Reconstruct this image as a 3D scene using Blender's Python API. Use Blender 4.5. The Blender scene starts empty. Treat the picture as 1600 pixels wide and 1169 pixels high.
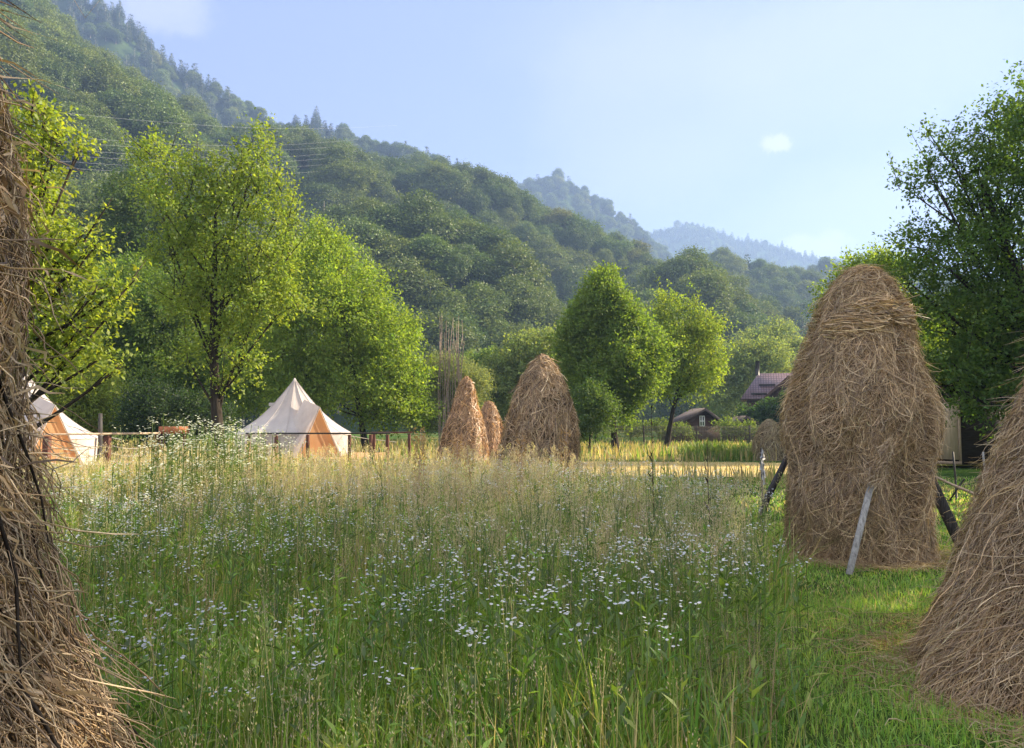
import bpy, math, random
import numpy as np

rng = np.random.default_rng(11)
random.seed(11)
scene = bpy.context.scene
C = scene.collection
pi = math.pi

# ------------------------------------------------------------------ camera
FOC, CX, CY, CAMZ = 1209.0, 800.0, 584.5, 1.6
PITCH = math.atan((660 - CY) / FOC)
cam_d = bpy.data.cameras.new('camera')
cam = bpy.data.objects.new('camera', cam_d)
C.objects.link(cam)
cam_d.sensor_width = 36.0
cam_d.lens = 36.0 * FOC / 1600.0
cam_d.clip_start, cam_d.clip_end = 0.05, 12000
cam.location = (0, 0, CAMZ)
cam.rotation_euler = (pi / 2 + PITCH, 0, 0)
scene.camera = cam
cp, sp = math.cos(PITCH), math.sin(PITCH)


def at(px, py, d):
    """the place that lies d metres ahead of the viewpoint along a sight line"""
    u, v = (px - CX) / FOC, (CY - py) / FOC
    y, z = cp - v * sp, sp + v * cp
    s = d / y
    return np.array((u * s, d, CAMZ + z * s))


def at_ground(px, d):
    return np.array(((px - CX) / FOC * d, d, 0.0))


# ------------------------------------------------------------------ node helpers
def new_mat(name):
    m = bpy.data.materials.new(name)
    m.use_nodes = True
    nt = m.node_tree
    nt.nodes.clear()
    out = nt.nodes.new('ShaderNodeOutputMaterial')
    return m, nt, out


def N(nt, t, **kw):
    n = nt.nodes.new('ShaderNode' + t)
    for k, v in kw.items():
        if k.startswith('i_'):
            key = k[2:]
            key = int(key) if key.isdigit() else key.replace('_', ' ')
            n.inputs[key].default_value = v
        else:
            setattr(n, k, v)
    return n


def L(nt, a, b):
    nt.links.new(a, b)


def mixrgb(nt, fac, a, b, blend='MIX'):
    n = nt.nodes.new('ShaderNodeMix')
    n.data_type = 'RGBA'
    n.blend_type = blend
    n.clamp_factor = True
    for sock, v in ((n.inputs[0], fac), (n.inputs[6], a), (n.inputs[7], b)):
        if hasattr(v, 'is_linked'):
            L(nt, v, sock)
        elif isinstance(v, (tuple, list)):
            sock.default_value = (*v[:3], 1)
        else:
            sock.default_value = v
    return n.outputs[2]


def ramp(nt, fac, stops):
    n = nt.nodes.new('ShaderNodeValToRGB')
    el = n.color_ramp.elements
    while len(el) < len(stops):
        el.new(0.5)
    for e, (p, c) in zip(el, stops):
        e.position = p
        e.color = (*c, 1) if len(c) == 3 else c
    L(nt, fac, n.inputs[0])
    return n.outputs[0]


def noise(nt, vec, scale, detail=4, rough=0.55):
    n = N(nt, 'TexNoise', i_Scale=scale, i_Detail=detail, i_Roughness=rough)
    if vec is not None:
        L(nt, vec, n.inputs['Vector'])
    return n.outputs['Fac']


def leaf_material(name, trans=0.45, rough=0.5, obj_random=0.0, tint=(1, 1, 1), gloss=0.02):
    """thin leaf or blade: diffuse, translucent and a faint sheen; colour of each leaf in the attribute Col"""
    m, nt, out = new_mat(name)
    col = N(nt, 'Attribute', attribute_name='Col').outputs['Color']
    col = mixrgb(nt, 1.0, col, tint, 'MULTIPLY')
    if obj_random:
        oi = N(nt, 'ObjectInfo')
        c2 = ramp(nt, oi.outputs['Random'], [(0, (0.62, 0.78, 0.66)), (0.35, (0.95, 0.95, 0.9)), (0.6, (1.15, 1.08, 0.8)),
                                            (0.8, (0.85, 1.0, 1.0)), (0.93, (1.35, 1.25, 0.8)), (1.0, (1.5, 1.15, 0.9))])
        col = mixrgb(nt, obj_random, col, c2, 'MULTIPLY')
    di = N(nt, 'BsdfDiffuse', i_Roughness=0.6)
    tr = N(nt, 'BsdfTranslucent')
    L(nt, col, di.inputs[0])
    tcol = mixrgb(nt, 1.0, col, (1.25, 1.2, 0.55), 'MULTIPLY')
    L(nt, tcol, tr.inputs[0])
    mx = N(nt, 'MixShader', i_0=trans)
    L(nt, di.outputs[0], mx.inputs[1])
    L(nt, tr.outputs[0], mx.inputs[2])
    gl = N(nt, 'BsdfGlossy', i_Roughness=rough)
    gl.inputs[0].default_value = (1, 1, 1, 1)
    m2 = N(nt, 'MixShader', i_0=gloss)
    L(nt, mx.outputs[0], m2.inputs[1])
    L(nt, gl.outputs[0], m2.inputs[2])
    L(nt, m2.outputs[0], out.inputs[0])
    return m


def simple_mat(name, c0, c1, scale=8.0, rough=0.8, bump=0.2, stretch=(1, 1, 1), spec=0.3, coord='Object'):
    m, nt, out = new_mat(name)
    tc = N(nt, 'TexCoord')
    mp = N(nt, 'Mapping')
    mp.inputs['Scale'].default_value = stretch
    L(nt, tc.outputs[coord], mp.inputs[0])
    f = noise(nt, mp.outputs[0], scale, 6, 0.65)
    col = ramp(nt, f, [(0.3, c0), (0.7, c1)])
    b = N(nt, 'BsdfPrincipled', i_Roughness=rough)
    b.inputs['Specular IOR Level'].default_value = spec
    L(nt, col, b.inputs['Base Color'])
    if bump:
        bp = N(nt, 'Bump', i_Strength=bump, i_Distance=0.02)
        L(nt, f, bp.inputs['Height'])
        L(nt, bp.outputs[0], b.inputs['Normal'])
    L(nt, b.outputs[0], out.inputs[0])
    return m


M = {}
M['leaf'] = leaf_material('leaf', 0.5, 0.6)
M['hill_leaf'] = leaf_material('hill_leaf', 0.22, 0.6, obj_random=1.0, gloss=0.03)
M['blade'] = leaf_material('blade', 0.42, 0.5, gloss=0.03)
M['straw'] = leaf_material('straw', 0.18, 0.45, gloss=0.05)
M['petal'] = leaf_material('petal', 0.3, 0.6, gloss=0.02)
M['bark'] = simple_mat('bark', (0.012, 0.01, 0.008), (0.06, 0.049, 0.04), 6, 0.95, 0.8, (3, 3, 0.6), 0.1)
M['bark_pale'] = simple_mat('bark_pale', (0.12, 0.1, 0.08), (0.33, 0.3, 0.26), 5, 0.95, 0.6, (3, 3, 0.5), 0.1)
M['hay_core'] = simple_mat('hay_core', (0.05, 0.035, 0.02), (0.17, 0.115, 0.065), 14, 1.0, 1.0, (3, 3, 0.5), 0.05)
M['grey_wood'] = simple_mat('grey_wood', (0.16, 0.155, 0.15), (0.46, 0.45, 0.43), 4, 0.85, 0.5, (9, 9, 0.5), 0.2)
M['dark_wood'] = simple_mat('dark_wood', (0.02, 0.019, 0.02), (0.09, 0.085, 0.085), 7, 0.9, 0.5, (9, 9, 0.5), 0.2)
M['red_wood'] = simple_mat('red_wood', (0.065, 0.027, 0.019), (0.15, 0.06, 0.042), 6, 0.8, 0.4, (8, 8, 0.6), 0.25)
M['deck_wood'] = simple_mat('deck_wood', (0.2, 0.11, 0.06), (0.42, 0.26, 0.15), 5, 0.8, 0.4, (0.6, 9, 9), 0.2)
M['rail_wood'] = simple_mat('rail_wood', (0.36, 0.25, 0.17), (0.6, 0.46, 0.34), 5, 0.8, 0.3, (0.6, 9, 9), 0.2)
M['rope'] = simple_mat('rope', (0.3, 0.27, 0.22), (0.5, 0.46, 0.4), 60, 0.9, 0.3)
M['planter'] = simple_mat('planter', (0.3, 0.1, 0.045), (0.5, 0.19, 0.09), 12, 0.8, 0.4)
M['white'] = simple_mat('white_paint', (0.62, 0.63, 0.66), (0.8, 0.8, 0.8), 9, 0.6, 0.1)
M['black'] = simple_mat('black_metal', (0.015, 0.014, 0.014), (0.04, 0.035, 0.03), 9, 0.5, 0.1)
M['cable'] = simple_mat('cable', (0.25, 0.27, 0.3), (0.33, 0.35, 0.38), 2, 0.5, 0.0, (1, 1, 1), 0.6)
M['plywood'] = simple_mat('plywood', (0.42, 0.32, 0.22), (0.66, 0.53, 0.38), 3, 0.7, 0.2, (6, 6, 0.5), 0.25)
M['plywood_worn'] = simple_mat('plywood_worn', (0.3, 0.25, 0.2), (0.5, 0.42, 0.35), 4, 0.8, 0.3, (6, 6, 0.5), 0.2)
M['shed_dark'] = simple_mat('shed_dark', (0.018, 0.013, 0.01), (0.05, 0.036, 0.028), 4, 0.8, 0.5, (0.6, 0.6, 9), 0.2)
M['brown_wall'] = simple_mat('brown_wall', (0.045, 0.028, 0.022), (0.1, 0.06, 0.045), 3, 0.85, 0.4, (0.5, 0.5, 8), 0.2)
M['shed_roof'] = simple_mat('shed_roof', (0.035, 0.026, 0.024), (0.09, 0.068, 0.062), 5, 0.75, 0.4, (1, 5, 5), 0.3)
M['plaster'] = simple_mat('plaster', (0.45, 0.4, 0.33), (0.6, 0.55, 0.47), 4, 0.9, 0.1)
M['glass'] = simple_mat('glass', (0.02, 0.025, 0.03), (0.05, 0.06, 0.07), 2, 0.1, 0.0, (1, 1, 1), 0.6)
M['wire'] = simple_mat('wire', (0.08, 0.07, 0.05), (0.16, 0.13, 0.1), 20, 0.6, 0.0)
M['dead_stem'] = simple_mat('dead_stem', (0.2, 0.14, 0.11), (0.36, 0.28, 0.22), 9, 0.9, 0.1)


def canvas_mat(name, c0, c1, trans):
    m, nt, out = new_mat(name)
    tc = N(nt, 'TexCoord')
    f = noise(nt, tc.outputs['Object'], 2.2, 5, 0.6)
    col = ramp(nt, f, [(0.3, c0), (0.7, c1)])
    di = N(nt, 'BsdfDiffuse', i_Roughness=0.8)
    tr = N(nt, 'BsdfTranslucent')
    L(nt, col, di.inputs[0])
    L(nt, mixrgb(nt, 1.0, col, (1.0, 0.8, 0.6), 'MULTIPLY'), tr.inputs[0])
    wv = N(nt, 'TexNoise', i_Scale=5.0, i_Detail=3.0)
    mp = N(nt, 'Mapping')
    mp.inputs['Scale'].default_value = (1, 1, 0.25)
    L(nt, tc.outputs['Object'], mp.inputs[0])
    L(nt, mp.outputs[0], wv.inputs['Vector'])
    bp = N(nt, 'Bump', i_Strength=0.35, i_Distance=0.06)
    L(nt, wv.outputs['Fac'], bp.inputs['Height'])
    L(nt, bp.outputs[0], di.inputs['Normal'])
    mx = N(nt, 'MixShader', i_0=trans)
    L(nt, di.outputs[0], mx.inputs[1])
    L(nt, tr.outputs[0], mx.inputs[2])
    L(nt, mx.outputs[0], out.inputs[0])
    return m


M['canvas'] = canvas_mat('canvas', (0.6, 0.565, 0.555), (0.7, 0.665, 0.65), 0.25)
M['door_glow_canvas'] = canvas_mat('door_glow_canvas', (0.82, 0.55, 0.31), (0.88, 0.65, 0.4), 0.62)  # sunlight glowing through the door is put into its orange colour


def roof_tile_mat():
    m, nt, out = new_mat('roof_tiles')
    tc = N(nt, 'TexCoord')
    br = N(nt, 'TexBrick', i_Scale=1.0)
    br.offset = 0.0
    br.inputs['Brick Width'].default_value = 0.24
    br.inputs['Row Height'].default_value = 0.36
    br.inputs['Mortar Size'].default_value = 0.035
    br.inputs['Mortar Smooth'].default_value = 0.4
    br.inputs['Color1'].default_value = (0.17, 0.105, 0.11, 1)
    br.inputs['Color2'].default_value = (0.2, 0.13, 0.135, 1)
    br.inputs['Mortar'].default_value = (0.06, 0.035, 0.035, 1)
    L(nt, tc.outputs['UV'], br.inputs['Vector'])
    b = N(nt, 'BsdfPrincipled', i_Roughness=0.38)
    L(nt, br.outputs[0], b.inputs['Base Color'])
    bp = N(nt, 'Bump', i_Strength=0.8, i_Distance=0.05, invert=True)
    L(nt, br.outputs['Fac'], bp.inputs['Height'])
    L(nt, bp.outputs[0], b.inputs['Normal'])
    L(nt, b.outputs[0], out.inputs[0])
    return m


M['roof_tiles'] = roof_tile_mat()


def ground_mat():
    m, nt, out = new_mat('meadow_soil')
    tc = N(nt, 'TexCoord')
    o = tc.outputs['Object']
    big = noise(nt, o, 0.16, 4, 0.6)
    fine = noise(nt, o, 9.0, 8, 0.75)
    vf = noise(nt, o, 45.0, 4, 0.7)
    green = ramp(nt, fine, [(0.3, (0.035, 0.075, 0.018)), (0.55, (0.075, 0.14, 0.035)), (0.75, (0.13, 0.18, 0.06))])
    dry = ramp(nt, fine, [(0.3, (0.16, 0.15, 0.05)), (0.6, (0.3, 0.25, 0.1)), (0.8, (0.4, 0.33, 0.16))])
    k = ramp(nt, big, [(0.5, (0, 0, 0)), (0.64, (1, 1, 1))])
    col = mixrgb(nt, k, green, dry)
    b = N(nt, 'BsdfDiffuse', i_Roughness=1.0)
    L(nt, col, b.inputs[0])
    bp = N(nt, 'Bump', i_Strength=1.0, i_Distance=0.05)
    L(nt, vf, bp.inputs['Height'])
    L(nt, bp.outputs[0], b.inputs['Normal'])
    L(nt, b.outputs[0], out.inputs[0])
    return m


M['ground'] = ground_mat()
M['path'] = simple_mat('mown_path', (0.36, 0.27, 0.11), (0.56, 0.44, 0.22), 2.5, 1.0, 0.7, (1, 1, 1), 0.0)
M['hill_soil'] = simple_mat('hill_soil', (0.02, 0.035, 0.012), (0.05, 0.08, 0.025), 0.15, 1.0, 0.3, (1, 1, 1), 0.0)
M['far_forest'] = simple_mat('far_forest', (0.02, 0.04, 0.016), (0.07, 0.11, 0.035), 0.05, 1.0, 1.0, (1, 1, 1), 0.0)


# ------------------------------------------------------------------ mesh helpers
def link(name, me, mats, parent=None):
    o = bpy.data.objects.new(name, me)
    C.objects.link(o)
    if parent is not None:
        o.parent = parent
    return o


def mesh_np(name, V, F, mats, col=None, parent=None, fm=None, smooth=False, origin=None, only_mesh=False):
    """V (n,3), F (m,4) quads (or (m,3))"""
    V = np.asarray(V, np.float32)
    if origin is not None:
        V = V - np.asarray(origin, np.float32)
    F = np.asarray(F, np.int32)
    me = bpy.data.meshes.new(name)
    k = F.shape[1]
    me.vertices.add(len(V))
    me.vertices.foreach_set('co', V.ravel())
    me.loops.add(F.size)
    me.loops.foreach_set('vertex_index', F.ravel())
    me.polygons.add(len(F))
    me.polygons.foreach_set('loop_start', np.arange(0, F.size, k, dtype=np.int32))
    me.polygons.foreach_set('loop_total', np.full(len(F), k, np.int32))
    if not isinstance(mats, (list, tuple)):
        mats = [mats]
    for m in mats:
        me.materials.append(m)
    if fm is not None:
        me.polygons.foreach_set('material_index', np.asarray(fm, np.int32))
    if smooth:
        me.polygons.foreach_set('use_smooth', np.ones(len(F), bool))
    if col is not None:
        a = me.attributes.new('Col', 'FLOAT_COLOR', 'POINT')
        c4 = np.ones((len(V), 4), np.float32)
        c4[:, :3] = np.clip(col, 0, 1)
        a.data.foreach_set('color', c4.ravel())
    me.update()
    if only_mesh:
        return me
    o = link(name, me, mats, parent)
    if origin is not None and parent is None:
        o.location = origin
    return o


def norm(a):
    return a / np.maximum(np.linalg.norm(a, axis=-1, keepdims=True), 1e-9)


class Buf:
    """collects quads of several pieces of ONE part"""

    def __init__(self):
        self.V, self.F, self.Cc, self.m, self.n = [], [], [], [], 0

    def add(self, V, F, col=None, mi=0):
        V = np.asarray(V, float).reshape(-1, 3)
        F = np.asarray(F, int)
        self.V.append(V)
        self.F.append(F + self.n)
        c = np.zeros((len(V), 3)) if col is None else np.broadcast_to(np.asarray(col, float), (len(V), 3))
        self.Cc.append(c)
        self.m.append(np.full(len(F), mi))
        self.n += len(V)
        return self

    def build(self, name, mats, parent=None, origin=None, smooth=False, only_mesh=False):
        return mesh_np(name, np.vstack(self.V), np.vstack(self.F), mats, np.vstack(self.Cc), parent,
                       np.concatenate(self.m), smooth, origin, only_mesh)


def tube(pts, radii, sides=6):
    pts = np.asarray(pts, float)
    n = len(pts)
    radii = np.broadcast_to(np.asarray(radii, float), (n,))
    t = norm(np.gradient(pts, axis=0))
    ref = np.array((0.31, 0.17, 0.93)) if abs(t[0][2]) < 0.8 else np.array((0.93, 0.31, 0.1))
    a = norm(np.cross(t, ref))
    b = np.cross(t, a)
    ang = np.linspace(0, 2 * pi, sides, endpoint=False)
    V = pts[:, None] + radii[:, None, None] * (np.cos(ang)[None, :, None] * a[:, None] + np.sin(ang)[None, :, None] * b[:, None])
    V = V.reshape(-1, 3)
    i = np.arange(n - 1)[:, None] * sides
    j = np.arange(sides)[None]
    j2 = (j + 1) % sides
    F = np.stack([i + j, i + j2, i + sides + j2, i + sides + j], -1).reshape(-1, 4)
    caps = []
    for base in (0, (n - 1) * sides):
        for q in range(1, sides - 2, 2):
            caps.append([base, base + q, base + q + 1, base + q + 2])
    return V, np.vstack([F, np.array(caps)]) if caps else F


def box(center, size, R=None, bevel=0.0):
    """box with chamfered edges along its longest axis when bevel > 0"""
    sx, sy, sz = np.asarray(size, float) / 2
    if bevel <= 0:
        V = np.array([(x, y, z) for z in (-sz, sz) for x, y in ((-sx, -sy), (sx, -sy), (sx, sy), (-sx, sy))])
        F = np.array([(0, 3, 2, 1), (4, 5, 6, 7), (0, 1, 5, 4), (1, 2, 6, 5), (2, 3, 7, 6), (3, 0, 4, 7)])
    else:
        b = bevel
        prof = [(-sx + b, -sy), (sx - b, -sy), (sx, -sy + b), (sx, sy - b), (sx - b, sy), (-sx + b, sy), (-sx, sy - b), (-sx, -sy + b)]
        V = np.array([(x * (1 - (b / max(sx, .001) if e else 0) * .5), y * (1 - (b / max(sy, .001) if e else 0) * .5), z)
                      for z, e in ((-sz, 1), (-sz + b, 0), (sz - b, 0), (sz, 1)) for x, y in prof])
        F = [(r * 8 + j, r * 8 + (j + 1) % 8, (r + 1) * 8 + (j + 1) % 8, (r + 1) * 8 + j) for r in range(3) for j in range(8)]
        for o in (0, 24):
            F += [(o, o + 1, o + 2, o + 7), (o + 7, o + 2, o + 3, o + 6), (o + 6, o + 3, o + 4, o + 5)]
        F = np.array(F)
    if R is not None:
        V = V @ np.asarray(R).T
    return V + np.asarray(center, float), F


def beam(p0, p1, w, h, bevel=0.006, up=(0, 0, 1)):
    p0, p1 = np.asarray(p0, float), np.asarray(p1, float)
    d = p1 - p0
    ln = np.linalg.norm(d)
    z = d / ln
    up = np.asarray(up, float)
    if abs(z @ up) > 0.97:
        up = np.array((0, 1.0, 0))
    x = norm(np.cross(up, z))
    y = np.cross(z, x)
    R = np.stack([x, y, z], 1)
    return box((p0 + p1) / 2, (w, h, ln), R, bevel)


def ribbons(P, W, S, col):
    """P (n,k,3) centre lines, W (n,k) widths, S (n,3)/(n,k,3) side vectors, col (n,3) or (n,k,3)"""
    n, k, _ = P.shape
    if S.ndim == 2:
        S = np.repeat(S[:, None], k, 1)
    A = P - S * W[..., None] / 2
    B = P + S * W[..., None] / 2
    V = np.stack([A, B], 2).reshape(-1, 3)
    base = (np.arange(n) * k * 2)[:, None] + np.arange(k - 1)[None] * 2
    F = np.stack([base, base + 1, base + 3, base + 2], -1).reshape(-1, 4)
    if col.ndim == 2:
        col = np.repeat(col[:, None], k, 1)
    cc = np.repeat(col[:, :, None], 2, 2).reshape(-1, 3)
    return V, F, cc


def tubes3(P, Rr, col):
    """many three-sided tapering stalks"""
    n, k, _ = P.shape
    t = norm(np.gradient(P, axis=1))
    ref = norm(rng.normal(size=(n, 1, 3)))
    a = norm(np.cross(t, np.broadcast_to(ref, t.shape)))
    b = np.cross(t, a)
    ang = np.array([0, 2 * pi / 3, 4 * pi / 3])
    V = P[:, :, None] + Rr[..., None, None] * (np.cos(ang)[:, None] * a[:, :, None] + np.sin(ang)[:, None] * b[:, :, None])
    V = V.reshape(-1, 3)
    i = (np.arange(n) * k * 3)[:, None, None] + (np.arange(k - 1) * 3)[None, :, None]
    j = np.arange(3)[None, None]
    j2 = (j + 1) % 3
    F = np.stack([i + j, i + j2, i + 3 + j2, i + 3 + j], -1).reshape(-1, 4)
    if col.ndim == 2:
        col = np.repeat(col[:, None], k, 1)
    return V, F, np.repeat(col[:, :, None], 3, 2).reshape(-1, 3)


def leaf_cards(P, A, Nn, Ln, Wd, col, fold=0.12):
    """one folded leaf of four corners each: P foot, A axis, Nn normal"""
    B = norm(np.cross(A, Nn))
    Nn = np.cross(B, A)
    Ln, Wd = Ln[:, None], Wd[:, None]
    mid = P + A * Ln * 0.45 + Nn * Ln * fold
    V = np.stack([P, mid + B * Wd / 2, P + A * Ln, mid - B * Wd / 2], 1).reshape(-1, 3)
    F = np.arange(len(P) * 4).reshape(-1, 4)
    return V, F, np.repeat(col, 4, 0)


def sprays(Pc, D, nl, length, lsize, base, up=0.8, jitter=0.35, var=0.16, droop=0.15, wratio=0.6, nd=0.6, rn=0.6):
    """twigs Pc,D (n,3) each carrying nl leaves"""
    n = len(Pc)
    t = rng.random((n, nl, 1))
    ln = length * rng.uniform(0.6, 1.3, (n, 1, 1))
    P = Pc[:, None] + D[:, None] * ln * t + rng.normal(size=(n, nl, 3)) * jitter * length * (0.35 + 0.3 * t)
    P[..., 2] -= droop * length * t[..., 0] ** 2
    A = norm(D[:, None] * 0.6 + rng.normal(size=(n, nl, 3)) * 0.55 + np.array((0, 0, -0.15)))
    Nn = norm(rng.normal(size=(n, nl, 3)) * rn + np.array((0, 0, up)) + D[:, None] * nd)
    Ls = lsize * rng.uniform(0.6, 1.3, (n, nl))
    sv = rng.normal(1, var * 0.8, (n, 1, 1)) * rng.normal(1, var, (n, nl, 1))
    hue = rng.normal(0, var * 0.6, (n, nl, 1)) + rng.normal(0, var * 0.5, (n, 1, 1))
    col = np.asarray(base)[None, None] * np.clip(sv, 0.45, 1.7) * (1 + hue * np.array((0.9, 0.25, -0.6)))
    return leaf_cards(P.reshape(-1, 3), A.reshape(-1, 3), Nn.reshape(-1, 3), Ls.ravel(), Ls.ravel() * wratio,
                      np.clip(col.reshape(-1, 3), 0.004, 0.95))


def tag(o, label=None, cat=None, group=None, kind=None):
    if label:
        o['label'] = label
    if cat:
        o['category'] = cat
    if group:
        o['group'] = group
    if kind:
        o['kind'] = kind
    return o


def thing(name, label, cat, loc=(0, 0, 0), group=None, rz=0):
    o = bpy.data.objects.new(name, None)
    o.empty_display_size = 0.3
    C.objects.link(o)
    o.location = loc
    o.rotation_euler = (0, 0, rz)
    return tag(o, label, cat, group)


def wob(x, y, s=1.0, seed=0.0):
    """smooth pseudo noise, about -1..1"""
    return (np.sin(x * 1.3 * s + 1.7 * np.sin(y * 0.9 * s + seed) + seed) + np.sin(y * 1.7 * s + 1.3 * np.sin(x * 1.1 * s - seed) + 2 * seed)
            + 0.6 * np.sin((x + y) * 2.9 * s + seed * 3)) / 2.6


# ------------------------------------------------------------------ sun, sky, air
FILL_CLOUD = 9.5   # radiance of the unseen cloud added as fill light, in the units of the sky texture
SUN_AZ, SUN_EL = math.radians(70), math.radians(31)   # to the right of the view, a little ahead
sv = np.array((math.sin(SUN_AZ) * math.cos(SUN_EL), math.cos(SUN_AZ) * math.cos(SUN_EL), math.sin(SUN_EL)))
sun_d = bpy.data.lights.new('sun', 'SUN')
sun_d.energy = 5.0
sun_d.angle = math.radians(0.6)
sun_d.color = (1.0, 0.84, 0.6)
sun = bpy.data.objects.new('sun', sun_d)
C.objects.link(sun)
from mathutils import Vector
sun.rotation_euler = Vector(sv).to_track_quat('Z', 'Y').to_euler()

w = bpy.data.worlds.new('World')
scene.world = w
w.use_nodes = True
nt = w.node_tree
nt.nodes.clear()
wo = nt.nodes.new('ShaderNodeOutputWorld')
bg = N(nt, 'Background', i_Strength=0.0535)
sky = N(nt, 'TexSky', sky_type='NISHITA', sun_disc=False, sun_elevation=SUN_EL, sun_rotation=SUN_AZ,
        altitude=300, air_density=1.0, dust_density=0.35, ozone_density=5.0)
tc = N(nt, 'TexCoord')


def dirmask(px, py, radx, rady, edge=1.0, power=1.0):
    """soft oval patch of cloud around one direction of the sky"""
    d = at(px, py, 1.0) - np.array((0, 0, CAMZ))
    d = d / np.linalg.norm(d)
    right = norm(np.cross(d, np.array((0, 0, 1.0))))
    upv = np.cross(right, d)
    outs = []
    for v, r in ((right, radx / FOC), (upv, rady / FOC)):
        dp = N(nt, 'VectorMath', operation='DOT_PRODUCT')
        L(nt, warp, dp.inputs[0])
        dp.inputs[1].default_value = v / r
        sq = N(nt, 'Math', operation='POWER', i_1=2.0)
        ab = N(nt, 'Math', operation='ABSOLUTE')
        L(nt, dp.outputs['Value'], ab.inputs[0])
        L(nt, ab.outputs[0], sq.inputs[0])
        outs.append(sq.outputs[0])
    ad = N(nt, 'Math', operation='ADD')
    L(nt, outs[0], ad.inputs[0])
    L(nt, outs[1], ad.inputs[1])
    # only the half of the sky it lies in
    dp = N(nt, 'VectorMath', operation='DOT_PRODUCT')
    L(nt, tc.outputs['Generated'], dp.inputs[0])
    dp.inputs[1].default_value = d
    gt = N(nt, 'Math', operation='GREATER_THAN', i_1=0.5)
    L(nt, dp.outputs['Value'], gt.inputs[0])
    mr = N(nt, 'MapRange', i_1=edge, i_2=1.0 - edge, i_3=0.0, i_4=1.0)
    mr.interpolation_type = 'SMOOTHSTEP'
    L(nt, ad.outputs[0], mr.inputs[0])
    mu = N(nt, 'Math', operation='MULTIPLY')
    L(nt, mr.outputs[0], mu.inputs[0])
    L(nt, gt.outputs[0], mu.inputs[1])
    return mu.outputs[0]


nz = N(nt, 'TexNoise', i_Scale=34.0, i_Detail=6.0, i_Roughness=0.6)
L(nt, tc.outputs['Generated'], nz.inputs['Vector'])
sub = N(nt, 'VectorMath', operation='SUBTRACT')
L(nt, nz.outputs['Color'], sub.inputs[0])
sub.inputs[1].default_value = (0.5, 0.5, 0.5)
scl = N(nt, 'VectorMath', operation='SCALE')
scl.inputs['Scale'].default_value = 0.05
L(nt, sub.outputs[0], scl.inputs[0])
wadd = N(nt, 'VectorMath', operation='ADD')
L(nt, tc.outputs['Generated'], wadd.inputs[0])
L(nt, scl.outputs[0], wadd.inputs[1])
warp = wadd.outputs[0]
skycol = sky.outputs[0]
skycol = mixrgb(nt, 0.85, skycol, (1.75, 2.1, 3.85))   # thin high veil that evens the blue
for (px, py, rx, ry, sft, st, cc_) in ((1212, 226, 34, 21, .85, .8, (4.3, 4.3, 4.5)), (1275, 386, 66, 30, .85, .7, (4.2, 4.2, 4.5)), (245, 2, 84, 52, .9, .55, (3.6, 3.7, 4.4)),
                                    (1030, 170, 230, 170, 1, .4, (3.2, 3.3, 4.4)), (1370, 80, 260, 140, 1, .45, (3.4, 3.5, 4.45)), (1080, 40, 330, 110, 1, .25, (3.2, 3.3, 4.4)),
                                    (1480, 340, 340, 130, 1, .45, (3.5, 3.7, 4.5)), (1150, 300, 420, 120, 1, .2, (3.3, 3.5, 4.4))):
    mk = dirmask(px, py, rx, ry, sft)
    ms = N(nt, 'Math', operation='MULTIPLY', i_1=st)
    L(nt, mk, ms.inputs[0])
    skycol = mixrgb(nt, ms.outputs[0], skycol, cc_)
# broken cloud bank added to lift the shade, unseen, overhead and behind the viewer
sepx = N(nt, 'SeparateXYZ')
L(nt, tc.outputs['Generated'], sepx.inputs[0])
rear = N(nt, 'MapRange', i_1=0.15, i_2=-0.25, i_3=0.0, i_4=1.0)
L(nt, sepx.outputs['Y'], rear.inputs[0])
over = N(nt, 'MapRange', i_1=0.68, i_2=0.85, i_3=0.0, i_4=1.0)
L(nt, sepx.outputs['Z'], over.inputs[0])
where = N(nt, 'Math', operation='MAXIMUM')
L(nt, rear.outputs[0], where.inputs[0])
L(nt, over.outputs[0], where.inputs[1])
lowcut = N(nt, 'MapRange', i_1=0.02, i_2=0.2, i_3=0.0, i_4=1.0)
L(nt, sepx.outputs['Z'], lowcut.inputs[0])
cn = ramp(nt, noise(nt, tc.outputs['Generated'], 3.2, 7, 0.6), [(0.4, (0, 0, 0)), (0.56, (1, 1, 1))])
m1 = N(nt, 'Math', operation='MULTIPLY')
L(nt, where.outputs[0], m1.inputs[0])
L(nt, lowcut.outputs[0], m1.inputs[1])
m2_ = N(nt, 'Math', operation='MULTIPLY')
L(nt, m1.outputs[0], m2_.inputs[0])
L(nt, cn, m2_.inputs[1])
skycol = mixrgb(nt, m2_.outputs[0], skycol, (FILL_CLOUD, FILL_CLOUD * .97, FILL_CLOUD * .92))
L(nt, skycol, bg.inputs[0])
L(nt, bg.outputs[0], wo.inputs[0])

HAZE_D = 0.0005


def make_haze(x0, x1, y0, y1, z0, z1):
    m = bpy.data.materials.new('haze_air')
    m.use_nodes = True
    t = m.node_tree
    t.nodes.clear()
    out = t.nodes.new('ShaderNodeOutputMaterial')
    pv = t.nodes.new('ShaderNodeVolumePrincipled')
    pv.inputs['Color'].default_value = (0.36, 0.54, 0.95, 1)
    pv.inputs['Density'].default_value = HAZE_D
    pv.inputs['Anisotropy'].default_value = 0.2
    pv.inputs['Density Attribute'].default_value = ''
    L(t, pv.outputs[0], out.inputs['Volume'])
    V, F = box(((x0 + x1) / 2, (y0 + y1) / 2, (z0 + z1) / 2), (x1 - x0, y1 - y0, z1 - z0))
    o = mesh_np('haze', V, F, m)
    tag(o, 'pale blue evening haze filling the whole valley', 'haze', kind='stuff')


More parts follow.
